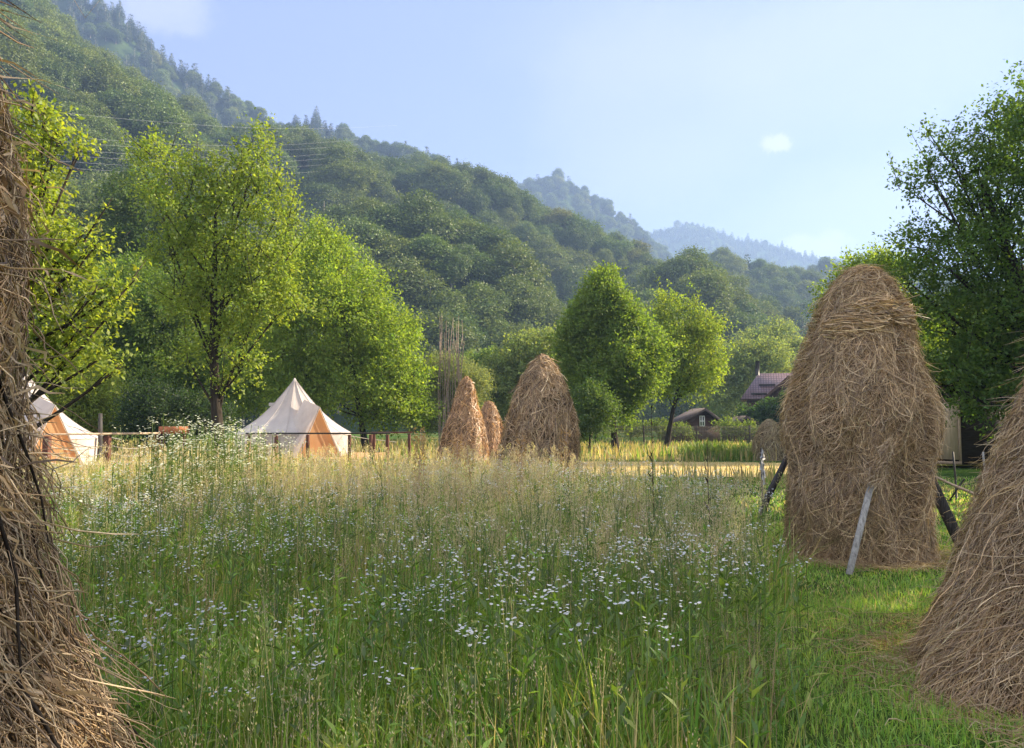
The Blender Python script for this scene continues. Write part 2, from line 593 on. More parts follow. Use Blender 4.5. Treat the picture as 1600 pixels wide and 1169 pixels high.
# ------------------------------------------------------------------ ground and path
def sheet(name, pts, mat, z):
    V = np.array([(x, y, z) for x, y in pts])
    n = len(V)
    F = np.array([(0, i, i + 1) for i in range(1, n - 1)])
    o = mesh_np(name, V, F, mat)
    return tag(o, kind='structure')


sheet('ground', [(-1500, -150), (1500, -150), (1500, 2300), (-1500, 2300)], M['ground'], 0.0)
tag(bpy.data.objects['ground'], 'green meadow ground of the valley floor', 'ground')
pp = [(-1.5, 23.2), (3, 23.0), (8, 22.6), (10.2, 23.2), (11, 30.5), (9, 31.0), (4, 31.6), (-1.5, 31.2)]
tag(sheet('path', pp, M['path'], 0.01), 'strip of sunlit straw coloured mown ground', 'path')

# ------------------------------------------------------------------ hills
hill_pts = []          # candidate trees: (x, y, z, scale, hill id, weight)


def resample(P, n):
    P = np.asarray(P, float)
    s = np.concatenate([[0], np.cumsum(np.abs(np.diff(P[:, 0])) + 0.4 * np.abs(np.diff(P[:, 1])) * (P.shape[1] > 2))])
    u = np.linspace(0, s[-1], n)
    return np.stack([np.interp(u, s, P[:, i]) for i in range(P.shape[1])], 1)


def hill(crest, foot, mat, treeh, bulge=0.1, n=70, rows=26, rough=3.0, label='', seed=1.0):
    cr = resample(crest, n)
    ft = resample(foot, n)
    top = np.array([at(a, b, d) for a, b, d in cr])
    top[:, 2] = np.maximum(top[:, 2] - treeh * 1.2, -1.0)
    low = np.array([at_ground(a, d) for a, d in ft])
    low[:, 2] = -0.8
    v = np.linspace(0, 1, rows)[None, :, None]
    S = top[:, None] * (1 - v) + low[:, None] * v
    H = np.maximum(top[:, 2], 1)[:, None]
    vv = v[..., 0]
    S[..., 2] += bulge * H * np.sin(pi * vv)
    env = np.sin(pi * np.clip(vv, 0.0, 1)) ** 0.6
    S[..., 2] += rough * env * wob(S[..., 0] / 14, S[..., 1] / 14, 1.0, seed)
    S[..., 2] += rough * 2.2 * env * wob(S[..., 0] / 40, S[..., 1] / 40, 1.0, seed + 2)
    # the far side of the ridge
    back = []
    for k, vb in enumerate((0.15, 0.4, 0.7, 1.0)):
        bk = top.copy()
        dirn = np.stack([top[:, 0], top[:, 1]], 1)
        dirn = dirn / np.linalg.norm(dirn, axis=1, keepdims=True)
        bk[:, :2] += dirn * (vb * H * 1.5 + 4)
        bk[:, 2] = top[:, 2] * (1 - vb ** 1.2) - 0.8 * vb
        back.append(bk)
    G = np.concatenate([np.stack(back[::-1], 1), S], 1)
    nc, nr = G.shape[:2]
    idx = np.arange(nc * nr).reshape(nc, nr)
    F = np.stack([idx[:-1, :-1], idx[1:, :-1], idx[1:, 1:], idx[:-1, 1:]], -1).reshape(-1, 4)
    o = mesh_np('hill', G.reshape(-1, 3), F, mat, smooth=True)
    tag(o, label, 'hill', kind='structure')
    return S, back


def crest_trees(S, scale):
    c = S[:, :2].mean(1)
    seg_ = np.concatenate([[0], np.cumsum(np.linalg.norm(np.diff(c, axis=0), axis=1))])
    m = int(seg_[-1] / (4.6 * scale))
    u = (np.arange(m) + rng.uniform(-.4, .4, m)) / m * seg_[-1]
    P = np.stack([np.interp(u, seg_, c[:, i]) for i in range(3)], 1)
    P[:, :2] += rng.normal(0, 1.5 * scale, (m, 2))
    P[:, 2] -= 0.8
    return P[P[:, 2] > 1], scale * rng.uniform(.65, 1.05, m)[P[:, 2] > 1]


def scatter_hill(S, spacing, hid, scale, vmax=1.0, backrows=None, vmin=0.0):
    """tree places over the slope, one per spacing**2 of surface"""
    a, b, c, d = S[:-1, :-1], S[1:, :-1], S[1:, 1:], S[:-1, 1:]
    area = np.linalg.norm(np.cross(c - a, d - b), axis=-1) / 2
    nrows = area.shape[1]
    vrow = np.linspace(0, 1, nrows)
    area = area * ((vrow <= vmax) & (vrow >= vmin))[None]
    k = rng.poisson(area / spacing ** 2)
    I, J = np.nonzero(k)
    I, J = np.repeat(I, k[I, J]), np.repeat(J, k[I, J])
    u, v = rng.random((2, len(I), 1))
    P = (a[I, J] * (1 - u) + b[I, J] * u) * (1 - v) + (d[I, J] * (1 - u) + c[I, J] * u) * v
    sc = scale * rng.choice([0.65, 0.82, 0.95, 1.0, 1.1, 1.2], len(P)) * rng.uniform(0.9, 1.1, len(P))
    # thin out places that are too close
    keep = np.ones(len(P), bool)
    cell = {}
    for i in rng.permutation(len(P)):
        key = (int(P[i, 0] // spacing), int(P[i, 1] // spacing), int(P[i, 2] // spacing))
        okk = True
        for dx in (-1, 0, 1):
            for dy in (-1, 0, 1):
                for dz in (-1, 0, 1):
                    for j in cell.get((key[0] + dx, key[1] + dy, key[2] + dz), ()):
                        if np.sum((P[i] - P[j]) ** 2) < (0.62 * spacing) ** 2:
                            okk = False
                            break
                    if not okk:
                        break
                if not okk:
                    break
            if not okk:
                break
        if okk:
            cell.setdefault(key, []).append(i)
        else:
            keep[i] = False
    return P[keep], sc[keep]


hillsets = []
# front spur in the middle
S, bk = hill([(300, 560, 165), (380, 440, 185), (440, 385, 200), (500, 340, 210), (560, 320, 212), (640, 322, 210), (715, 335, 205), (780, 372, 198), (840, 428, 188),
              (862, 490, 176), (880, 580, 165), (890, 660, 160)],
             [(330, 130), (500, 122), (700, 118), (860, 128), (900, 150)], M['hill_soil'], 11, 0.16, 70, 24, 4.0, 'rounded wooded spur in the middle of the valley side', 1.0)
hillsets.append((S, 'front', scatter_hill(S, 6.6, 0, 1.0)))
# long main slope, from the top left corner down to the right
S, bk = hill([(-420, -150, 300), (-200, -110, 290), (0, -42, 280), (60, 2, 285), (130, 60, 290), (200, 112, 295), (280, 152, 300), (350, 186, 305), (420, 216, 312), (480, 232, 318), (560, 240, 322), (630, 244, 325),
              (700, 260, 325), (780, 288, 322), (860, 322, 318), (950, 350, 312), (1005, 376, 305), (1045, 420, 295), (1065, 480, 280), (1080, 560, 265), (1090, 660, 255)],
             [(-420, 120), (-100, 118), (200, 120), (420, 150), (600, 190), (850, 210), (1060, 220), (1100, 235)], M['hill_soil'], 11, 0.1, 110, 34, 6.5,
             'long steep wooded slope from the top left down to the middle', 2.0)
hillsets.append((S, 'main', scatter_hill(S, 8.0, 1, 1.08)))
# two spurs on the right
S, bk = hill([(985, 470, 225), (1020, 425, 232), (1060, 395, 238), (1095, 390, 240), (1125, 415, 236), (1160, 460, 228), (1190, 520, 220), (1205, 590, 214), (1215, 660, 210)],
             [(960, 150), (1090, 150), (1220, 175)], M['hill_soil'], 11, 0.15, 46, 22, 2.5, 'short wooded spur right of the middle', 3.0)
hillsets.append((S, 'right', scatter_hill(S, 7.0, 2, 1.0)))
S, bk = hill([(1130, 520, 262), (1180, 458, 270), (1230, 474, 268), (1275, 505, 262), (1310, 560, 255), (1330, 660, 250)],
             [(1120, 190), (1240, 190), (1330, 215)], M['hill_soil'], 11, 0.15, 36, 20, 2.5, 'low wooded knoll beside the tall haystack', 4.0)
hillsets.append((S, 'knoll', scatter_hill(S, 8.4, 3, 1.0)))
S, bk = hill([(1040, 420, 400), (1090, 382, 405), (1140, 384, 410), (1200, 392, 412), (1250, 405, 408), (1290, 425, 400), (1315, 450, 392), (1345, 500, 385), (1400, 600, 375), (1440, 660, 370)],
             [(1030, 290), (1200, 285), (1400, 310)], M['hill_soil'], 12, 0.12, 56, 24, 4.0, 'hazy wooded ridge behind the right spurs', 5.0)
hillsets.append((S, 'far_right', scatter_hill(S, 9.0, 4, 1.05)))
S, bk = hill([(1200, 440, 560), (1250, 412, 570), (1300, 403, 575), (1340, 402, 580), (1420, 415, 580), (1520, 430, 575), (1650, 450, 570), (1900, 500, 560)],
             [(1190, 430), (1500, 420), (1900, 430)], M['hill_soil'], 12, 0.1, 50, 20, 5.0, 'low blue wooded ridge behind the big right tree', 6.0)
hillsets.append((S, 'blue_right', scatter_hill(S, 10.0, 5, 1.05)))
# hills behind
S, bk = hill([(-500, -120, 560), (-250, -110, 555), (-60, -90, 550), (60, -60, 545), (130, -30, 540), (185, -8, 540), (240, 52, 540), (290, 92, 545), (350, 122, 550), (400, 150, 552), (428, 172, 555), (450, 260, 560), (470, 420, 560)],
             [(-400, 390), (100, 390), (470, 430)], M['hill_soil'], 13, 0.08, 70, 26, 6.0, 'high hazy wooded mountain at the top left', 7.0)
hillsets.append((S, 'top_left', scatter_hill(S, 9.0, 6, 0.92, 0.75)))
S, bk = hill([(390, 200, 540), (425, 178, 545), (455, 168, 548), (490, 160, 550), (520, 182, 550), (560, 196, 550), (600, 203, 548), (650, 217, 545), (700, 236, 542), (745, 256, 540), (800, 300, 535), (860, 360, 530)],
             [(380, 400), (600, 400), (880, 420)], M['hill_soil'], 13, 0.08, 56, 22, 5.0, 'hazy wooded ridge with a knob of conifers at its top', 8.0)
hillsets.append((S, 'knob', scatter_hill(S, 8.6, 7, 0.9, 0.7)))
S, bk = hill([(740, 330, 900), (790, 285, 905), (815, 270, 908), (845, 263, 910), (872, 265, 910), (900, 280, 905), (940, 305, 900), (985, 335, 895), (1030, 375, 885), (1080, 430, 880)],
             [(740, 650), (900, 650), (1080, 680)], M['hill_soil'], 13, 0.08, 46, 20, 6.0, 'blue wooded hilltop behind the main slope', 9.0)
hillsets.append((S, 'hilltop', scatter_hill(S, 11, 8, 1.05, 0.6)))
S, bk = hill([(900, 420, 1500), (960, 380, 1500), (1020, 353, 1500), (1050, 348, 1500), (1076, 338, 1500), (1110, 352, 1500), (1150, 365, 1500), (1200, 371, 1500), (1240, 386, 1500), (1290, 399, 1500),
              (1380, 404, 1500), (1460, 412, 1500), (1600, 440, 1500), (1900, 520, 1450)],
             [(900, 1100), (1200, 1100), (1900, 1050)], M['far_forest'], 12, 0.06, 90, 20, 8.0, 'distant blue peaked mountain', 10.0)
hillsets.append((S, 'peak', scatter_hill(S, 12, 9, 1.05, 0.22)))


# ------------------------------------------------------------------ hillside trees
def crown_lobes(kind):
    r = random.random
    if kind == 'conifer':
        return [((0, 0, 2.0 + 2.1 * k), 3.4 - 0.5 * k, 0.55) for k in range(7)]
    out = [((0, 0, 8.2), 3.3, 0.8), ((0, 0, 10.6), 2.3, 0.8), ((0, 0, 5.4), 3.4, 0.7)]
    for k in range(9):
        a = k * 2 * pi / 9 + r() * 0.7
        q = 2.0 + r() * 2.1
        out.append(((q * math.cos(a), q * math.sin(a), 4.2 + r() * 5.4), 1.5 + r() * 1.1, 0.75))
    return out


def hill_tree_mesh(kind, nspray, leafs, base):
    B = Buf()
    for (c, rad, sq) in crown_lobes(kind):
        n = max(6, int(nspray * rad * rad / 60))
        dv = norm(rng.normal(size=(n, 3)) + np.array((0, 0, 0.35)))
        P = np.array(c) + dv * rad * (0.6 + 0.4 * rng.random((n, 1)) ** 0.5) * np.array((1, 1, sq))
        D = norm(dv + np.array((0, 0, 0.15)) + rng.normal(size=(n, 3)) * 0.35)
        if kind == 'conifer':
            D = norm(D * np.array((1, 1, 0.2)) - np.array((0, 0, 0.3)))
        V, F, cc = sprays(P, D, 11, 1.3, leafs, base, 0.5, 0.5, 0.12, wratio=0.7, nd=1.25, rn=0.3)
        B.add(V, F, cc, 1)
    h = 15 if kind == 'conifer' else 9
    V, F = tube([(0, 0, -2), (0.1, 0, h * 0.35), (0, 0.1, h * 0.7), (0, 0, h)], [0.3, 0.24, 0.16, 0.04], 5)
    B.add(V, F, (0.1, 0.08, 0.06), 0)
    return B.build('hill_tree', [M['bark_pale'], M['hill_leaf']], only_mesh=True)


BEECH = (0.122, 0.17, 0.036)
beech = [hill_tree_mesh('beech', 1250, 0.43, np.array(BEECH) * f) for f in (1.0, 1.1, 0.9, 1.05, 0.95, 1.12)]
spruce = [hill_tree_mesh('conifer', 420, 0.6, np.array((0.05, 0.085, 0.035)) * f) for f in (1.0, 1.15)]
protos = beech + spruce

cand = []
for hi, (S, nm, (P, sc)) in enumerate(hillsets):
    P2, s2 = crest_trees(S, {'peak': 1.05, 'hilltop': 1.05, 'top_left': .95, 'knob': .95}.get(nm, 1.0))
    P, sc = np.vstack([P, P2]), np.concatenate([sc, s2])
    idx = rng.integers(0, 6, len(P))
    if nm in ('top_left', 'knob', 'hilltop', 'peak'):
        con = wob(P[:, 0] / 60, P[:, 1] / 60, 1.0, 3.1) + rng.normal(0, 0.5, len(P)) > (0.35 if nm != 'peak' else -0.5)
        pxs = CX + P[:, 0] / P[:, 1] * FOC
        if nm == 'knob':
            con |= (pxs > 448) & (pxs < 528) & (P[:, 2] > 130)
        idx = np.where(con, rng.integers(6, 8, len(P)), idx)
    else:
        idx = np.where(rng.random(len(P)) < 0.035, 6, idx)
    for p, s, k in zip(P, sc, idx):
        px = CX + p[0] / p[1] * FOC
        dist = np.linalg.norm(p)
        seen = -60 < px < 1660
        py = 660 - (p[2] + 8 - CAMZ) / p[1] * FOC
        score = s / dist * (1 if seen and -30 < py < 545 else 0) * (1.0 if nm in ('front', 'main', 'right', 'knoll') else 0.6)
        if 1235 < px < 1470 and py > 430:
            score = 0
        cand.append((score, p, s, k))
cand.sort(key=lambda c: -c[0])
single, rest = cand[:300], cand[300:]
srcs = {}
for q, (sco, p, s, k) in enumerate(single):
    con = k >= 6
    o = bpy.data.objects.new('spruce_tree' if con else 'beech_tree', protos[k])
    C.objects.link(o)
    o.location = p
    o.scale = (s * 1.08, s * 1.08, s * rng.uniform(0.78, 0.95))
    o.rotation_euler = (0, 0, rng.uniform(0, 6.28))
    if con:
        tag(o, 'dark pointed conifer among the leafy trees of the near hillside', 'tree', 'trees on the near hillside')
    else:
        tag(o, 'broad leafy tree in the woods of the near hillside', 'tree', 'trees on the near hillside')
    srcs.setdefault(k, o)


def instancer(name, P, sc, idx, rz, sources, label, cat):
    """far-off wood that reads as one mass: one object that repeats whole trees over its points"""
    me = bpy.data.meshes.new(name)
    me.vertices.add(len(P))
    me.vertices.foreach_set('co', np.asarray(P, np.float32).ravel())
    for an, dt, arr in (('tree_scale', 'FLOAT', sc), ('tree_kind', 'INT', idx), ('tree_turn', 'FLOAT', rz)):
        a = me.attributes.new(an, dt, 'POINT')
        a.data.foreach_set('value', np.asarray(arr, np.float32 if dt == 'FLOAT' else np.int32))
    o = link(name, me, [])
    ng = bpy.data.node_groups.new(name + '_nodes', 'GeometryNodeTree')
    ng.interface.new_socket('Geometry', in_out='INPUT', socket_type='NodeSocketGeometry')
    ng.interface.new_socket('Geometry', in_out='OUTPUT', socket_type='NodeSocketGeometry')
    nd = ng.nodes
    gi, go = nd.new('NodeGroupInput'), nd.new('NodeGroupOutput')

    def attr(nm, dt):
        n = nd.new('GeometryNodeInputNamedAttribute')
        n.data_type = dt
        n.inputs['Name'].default_value = nm
        return n.outputs[0]
    jn = nd.new('GeometryNodeJoinGeometry')
    kind, scl_, turn = attr('tree_kind', 'INT'), attr('tree_scale', 'FLOAT'), attr('tree_turn', 'FLOAT')
    cx = nd.new('ShaderNodeCombineXYZ')
    ng.links.new(turn, cx.inputs[2])
    for k, so in sources.items():
        oi = nd.new('GeometryNodeObjectInfo')
        oi.inputs['Object'].default_value = so
        oi.inputs['As Instance'].default_value = True
        ip = nd.new('GeometryNodeInstanceOnPoints')
        cmp_ = nd.new('FunctionNodeCompare')
        cmp_.data_type = 'INT'
        cmp_.operation = 'EQUAL'
        ng.links.new(kind, cmp_.inputs[2])
        cmp_.inputs[3].default_value = k
        ng.links.new(gi.outputs[0], ip.inputs['Points'])
        ng.links.new(cmp_.outputs[0], ip.inputs['Selection'])
        ng.links.new(oi.outputs['Geometry'], ip.inputs['Instance'])
        ng.links.new(cx.outputs[0], ip.inputs['Rotation'])
        ng.links.new(scl_, ip.inputs['Scale'])
        ng.links.new(ip.outputs[0], jn.inputs[0])
    ng.links.new(jn.outputs[0], go.inputs[0])
    md = o.modifiers.new('wood', 'NODES')
    md.node_group = ng
    return tag(o, label, cat, kind='stuff')


for k in range(8):
    if k not in srcs:   # no single tree of this kind: fall back to another
        srcs[k] = srcs[6] if k == 7 and 6 in srcs else next(iter(srcs.values()))
if rest:
    P = np.array([c[1] for c in rest])
    scs = np.array([c[2] for c in rest])
    ks = np.array([c[3] for c in rest])
    instancer('forest', P, scs, ks, rng.uniform(0, 6.28, len(P)), srcs, 'mixed forest covering the hazy hillsides', 'forest')
print('hill trees', len(single), len(rest), [(nm, len(q[0])) for S, nm, q in hillsets])

make_haze(-1600, 1600, -200, 2450, -3, 460)


# ------------------------------------------------------------------ trees and shrubs of the valley floor
def tree(name, label, lobes, d, base, leaf=0.1, trunk=None, trunk_r=0.15, bark='bark', cover=1.0, group=None, cat='tree', depth=0.8,
         wisp=0.0, clump=0.3, lobe=1.0, shoots=0, shoot=0.8, spray=0.55, nl=14, limbs=True, up=0.8, top_t=0.8, wr=0.6, lobe_sq=0.9):
    """lobes: (px, py, radius in px[, depth offset m]) of the crown seen at d metres; trunk: (px, [lean px]) of its foot"""
    m = d / FOC
    tx = trunk if trunk is not None else np.mean([l[0] for l in lobes])
    base_p = at_ground(tx, d)
    root = thing(name, label, cat, base_p, group)
    L3 = []
    for l in lobes:
        c = at(l[0], l[1], d)
        r = l[2] * m
        off = l[3] if len(l) > 3 else rng.normal(0, 0.25) * r
        c = c + np.array((0, off, 0))
        c[2] = max(c[2], r * 0.55)
        r = r * lobe
        L3.append((c, r))
        if depth > 0:
            for sgn in (-1, 1):
                q = c + np.array((rng.normal(0, 0.25) * r, sgn * r * depth * rng.uniform(0.7, 1.1), rng.normal(-0.1, 0.15) * r))
                q[2] = max(q[2], r * 0.5)
                L3.append((q, r * rng.uniform(0.62, 0.8)))
    B = Buf()
    for c, r in L3:
        n = int(cover * 4.2 * pi * r * r / (leaf * leaf * wr * 0.5 * nl))
        n = max(4, n)
        dv = norm(rng.normal(size=(n, 3)) + np.array((0, -0.1, 0.15)))
        rad = (0.45 + 0.55 * rng.random((n, 1)) ** 0.6)
        rad *= 1 + wisp * np.maximum(0, rng.normal(0, 1, (n, 1)))
        P = c + dv * r * rad * np.array((1, 1, lobe_sq))
        # clumps: pull twigs toward a few limb ends
        k = max(3, int(7 * (r / 1.2) ** 0.7))
        kc = c + norm(rng.normal(size=(k, 3))) * r * 0.75
        near = np.argmin(((P[:, None] - kc[None]) ** 2).sum(-1), 1)
        P = P * (1 - clump) + kc[near] * clump
        D = norm(dv * 0.8 + np.array((0, 0, 0.35)) + rng.normal(size=(n, 3)) * 0.4)
        B.add(*sprays(P, D, nl, spray, leaf, base, up, 0.3, 0.15, wratio=wr))
    T = Buf()
    if shoots:
        w_ = np.array([r * r for c, r in L3])
        for q in rng.choice(len(L3), shoots, p=w_ / w_.sum()):
            c, r = L3[q]
            dv = norm(rng.normal(size=3) * np.array((1, 1, .7)) + np.array((0, 0, .55)))
            s0 = c + dv * r * np.array((1, 1, lobe_sq)) * .8
            dd = norm(dv * .7 + np.array((0, 0, .75)) + rng.normal(size=3) * .25)
            ln = shoot * rng.uniform(.5, 1.35)
            e = s0 + dd * ln + rng.normal(size=3) * .06 * ln
            T.add(*tube([s0 - dd * .4 * r, s0, (s0 + e) / 2, e], [.022, .014, .01, .004], 4))
            for j in range(3):
                V, F, cc = sprays((s0 + (e - s0) * j / 3)[None], ((e - s0) / np.linalg.norm(e - s0))[None], max(5, int(nl * .7)), ln * .36, leaf * 1.05, base, up, 0.28, 0.15, 0, wr)
                B.add(V, F, cc)
    B.build('crown', M['leaf'], root, origin=base_p)
    topz = max(c[2] for c, r in L3)
    tops = [c for c, r in L3 if c[2] > topz * 0.75]
    tc_ = np.mean(tops, 0)
    h = topz * top_t
    k = 9
    tt = np.linspace(0, 1, k)
    tp = base_p[None] * (1 - tt[:, None]) + np.array((tc_[0], tc_[1], h))[None] * tt[:, None]
    tp[:, 0] += 0.12 * trunk_r * 8 * np.sin(tt * 5 + d) * tt
    tp[0, 2] = -0.15
    V, F = tube(tp, trunk_r * (1.15 - tt * 0.98) * (1 + 0.5 * np.exp(-tt * 14)), 8)
    T.add(V, F)
    if limbs:
        for qi, (c, r) in enumerate(L3):
            if depth > 0 and qi % 3:
                continue
            f = float(np.clip((c[2] * rng.uniform(0.42, 0.85) - r * 0.3) / max(h, 0.1), 0.2, 0.95))
            s0 = np.array([np.interp(f, tt, tp[:, i]) for i in range(3)])
            md_ = (s0 + c) / 2 + np.array((0, 0, -0.08 * np.linalg.norm(c - s0)))
            u = np.linspace(0, 1, 6)[:, None]
            cv = (1 - u) ** 2 * s0 + 2 * u * (1 - u) * md_ + u ** 2 * c
            r0 = trunk_r * (1.1 - f * 0.95) * 0.3
            T.add(*tube(cv, r0 * (1 - u[:, 0] * 0.75) + 0.006, 5))
            for _ in range(5):
                e = c + norm(rng.normal(size=3) + np.array((0, 0, 0.3))) * r * 0.85
                s1 = cv[rng.integers(3, 6)]
                mm = (s1 + e) / 2 + rng.normal(size=3) * 0.08 * r
                u2 = np.linspace(0, 1, 4)[:, None]
                T.add(*tube((1 - u2) ** 2 * s1 + 2 * u2 * (1 - u2) * mm + u2 ** 2 * e, (r0 * 0.3 + 0.004) * (1 - u2[:, 0] * 0.7), 4))
    T.build('trunk', M[bark], root, origin=base_p, smooth=True)
    return root


YG = (0.235, 0.315, 0.05)
BG = (0.215, 0.31, 0.045)
DG = (0.07, 0.13, 0.028)
MG = (0.13, 0.21, 0.038)
PG = (0.22, 0.28, 0.09)
GG = (0.1, 0.14, 0.07)

# fruit tree in front of the tent
tree('plum_tree', 'airy yellow green fruit tree with a dark slender trunk beside the middle tent',
     [(403, 205, 16), (408, 232, 24), (392, 262, 30), (246, 250, 34), (296, 272, 36), (338, 275, 30), (425, 300, 36), (365, 320, 56), (290, 325, 52), (430, 345, 36), (240, 300, 26),
      (310, 395, 58), (385, 400, 58), (440, 405, 40), (270, 400, 40), (345, 470, 58), (410, 470, 52), (300, 470, 44), (370, 520, 36), (455, 460, 34), (330, 535, 26), (220, 260, 14), (385, 570, 24), (300, 565, 22), (352, 600, 18)],
     22, YG, 0.1, 347, 0.16, 'bark', 0.5, depth=0.7, wisp=0.35, clump=0.5, lobe=0.76, shoots=110, shoot=0.85, spray=0.55, nl=12)
# bright trees behind the tent
tree('hazel_tree', 'low spreading bright green tree right behind the middle tent',
     [(480, 420, 60), (540, 470, 66), (500, 520, 80), (590, 530, 60), (610, 590, 50), (560, 600, 60), (450, 560, 60), (625, 520, 30), (430, 480, 50), (470, 610, 50),
      (600, 640, 36), (645, 590, 22), (650, 645, 24), (525, 395, 22), (580, 430, 12), (505, 370, 22), (640, 620, 22)],
     37, BG, 0.14, 575, 0.13, 'bark', 0.6, depth=0.7, clump=0.42, shoots=110, shoot=1.2, wisp=0.3, spray=0.75)
tree('alder_tree', 'dark green shaded tree left of the fruit tree trunk',
     [(210, 460, 56), (270, 510, 66), (190, 540, 60), (240, 590, 64), (300, 590, 56), (165, 600, 40), (310, 450, 44), (340, 620, 40), (395, 600, 44), (410, 540, 40)],
     40, MG, 0.15, 262, 0.2, 'bark', 0.85, depth=0.8, wisp=0.15, spray=0.8)
tree('ash_tree', 'grey green tree crown at the hill foot left of the fruit tree',
     [(215, 310, 40), (250, 380, 60), (200, 400, 50), (290, 350, 40), (320, 430, 60), (180, 350, 26)],
     58, (0.075, 0.125, 0.035), 0.2, 240, 0.25, 'bark', 0.8, depth=0.8, spray=1.0)
tree('willow_shrub', 'bright yellow green willow bush behind the left tent',
     [(110, 600, 46), (150, 620, 40), (80, 640, 40), (185, 645, 28), (130, 650, 40), (60, 600, 30)],
     33, (0.27, 0.34, 0.05), 0.12, 120, 0.08, 'bark', 0.9, cat='shrub', wisp=0.2, wr=0.35, spray=0.7)
tree('dark_shrub', 'low dark shrub behind the rope railing', [(225, 650, 34), (260, 640, 36), (300, 650, 34), (215, 620, 20), (330, 650, 24)], 31, (0.04, 0.075, 0.025), 0.1, 255, 0.08,
     'bark', 0.9, cat='shrub')
# pale trees at the foot of the hill on the left
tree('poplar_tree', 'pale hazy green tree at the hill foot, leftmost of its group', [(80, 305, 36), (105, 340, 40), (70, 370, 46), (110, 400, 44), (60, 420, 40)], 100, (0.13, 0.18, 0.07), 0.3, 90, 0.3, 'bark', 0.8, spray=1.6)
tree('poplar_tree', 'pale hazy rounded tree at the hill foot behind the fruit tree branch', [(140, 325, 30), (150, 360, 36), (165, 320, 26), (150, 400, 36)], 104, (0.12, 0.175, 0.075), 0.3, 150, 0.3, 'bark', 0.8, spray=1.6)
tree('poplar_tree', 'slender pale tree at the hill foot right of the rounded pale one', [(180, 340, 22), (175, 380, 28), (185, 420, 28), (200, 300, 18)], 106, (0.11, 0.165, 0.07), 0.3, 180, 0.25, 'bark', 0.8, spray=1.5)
# near fruit tree at the left edge
tree('plum_tree', 'near fruit tree with bright yellow green branches beside the left haystack',
     [(40, 200, 36), (92, 216, 20), (120, 226, 12), (58, 262, 34), (20, 300, 40), (40, 320, 24), (70, 180, 12), (30, 380, 44), (80, 380, 34), (120, 372, 24), (150, 385, 12), (30, 450, 50),
      (100, 430, 36), (150, 452, 22), (180, 462, 14), (70, 500, 50), (130, 512, 30), (165, 500, 16), (40, 560, 46), (95, 560, 30), (185, 575, 12), (150, 565, 8), (-60, 300, 120), (-70, 450, 120)],
     9.5, (0.25, 0.32, 0.045), 0.066, -70, 0.13, 'bark', 0.5, depth=0.75, clump=0.45, shoots=60, shoot=0.5, wisp=0.15, spray=0.3, nl=12, wr=0.62)
# middle
tree('elder_shrub', 'pale leafy shrub with thin stalks between tent and haystacks',
     [(668, 600, 26), (690, 580, 24), (715, 590, 28), (680, 640, 30), (720, 640, 30), (655, 650, 24), (740, 600, 24)], 50, (0.2, 0.24, 0.1), 0.13, 695, 0.06, 'dead_stem', 0.9, cat='shrub', wisp=0.4, wr=0.4, spray=0.6)
tree('maple_shrub', 'light green leafy shrub behind the middle haystacks',
     [(820, 560, 40), (860, 550, 40), (885, 575, 34), (790, 575, 34), (770, 600, 36), (830, 600, 50), (890, 620, 30), (765, 640, 30), (745, 650, 26), (830, 540, 20)], 62, PG, 0.2, 835, 0.1, 'bark', 0.8,
     cat='shrub', wisp=0.25, spray=0.7)
tree('dogwood_shrub', 'low dark green thicket between the two middle haystacks', [(735, 575, 28), (770, 570, 28), (710, 590, 24), (760, 610, 34), (720, 620, 30), (800, 570, 24)], 72, MG, 0.16, 750, 0.08, 'bark', 0.9, cat='shrub')
tree('hornbeam_tree', 'dense conical tree lit on its right side, in the middle of the meadow',
     [(945, 432, 16), (940, 455, 26), (955, 480, 34), (925, 490, 34), (975, 510, 40), (920, 530, 44), (960, 550, 52), (1005, 545, 34), (900, 560, 30), (940, 600, 50), (995, 590, 40), (1020, 570, 22), (905, 500, 18), (890, 530, 16), (965, 630, 30), (920, 620, 24)],
     42, (0.165, 0.25, 0.04), 0.16, 962, 0.16, 'bark', 1.15, depth=0.75, shoots=50, shoot=0.9, clump=.36, wisp=0.12, spray=0.7, up=0.5)
tree('cherry_tree', 'upright bright green tree just right of the dense conical one',
     [(1045, 475, 18), (1080, 485, 14), (1098, 500, 16), (1060, 520, 34), (1100, 530, 28), (1040, 550, 34), (1085, 570, 36), (1115, 520, 12), (1060, 596, 30), (1092, 600, 20), (1035, 596, 18), (1030, 500, 16)],
     48, (0.23, 0.31, 0.05), 0.16, 1040, 0.15, 'bark', 0.6, clump=0.45, shoots=50, shoot=1.5, depth=0.8, wisp=0.3, spray=0.8)
tree('elder_shrub', 'small leafy bush at the foot of the conical tree', [(910, 640, 26), (930, 660, 26), (900, 670, 20), (945, 640, 20), (925, 615, 18)], 38, (0.1, 0.165, 0.04), 0.11, 920, 0.05, 'bark', 0.8, cat='shrub')
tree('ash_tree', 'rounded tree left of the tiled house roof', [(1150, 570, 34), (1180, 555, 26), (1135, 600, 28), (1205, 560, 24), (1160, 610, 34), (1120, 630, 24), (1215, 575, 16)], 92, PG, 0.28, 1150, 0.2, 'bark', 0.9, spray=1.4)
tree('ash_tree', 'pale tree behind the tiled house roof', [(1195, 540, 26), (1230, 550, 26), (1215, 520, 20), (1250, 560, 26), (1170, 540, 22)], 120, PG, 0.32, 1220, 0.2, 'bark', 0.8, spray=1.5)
tree('lilac_shrub', 'dark leafy bush in front of the tiled house', [(1205, 644, 21), (1232, 629, 17), (1182, 652, 17), (1245, 640, 22), (1215, 657, 18), (1165, 650, 12)], 66, (0.055, 0.11, 0.028), 0.18, 1210, 0.08, 'bark', 1.0, cat='shrub')
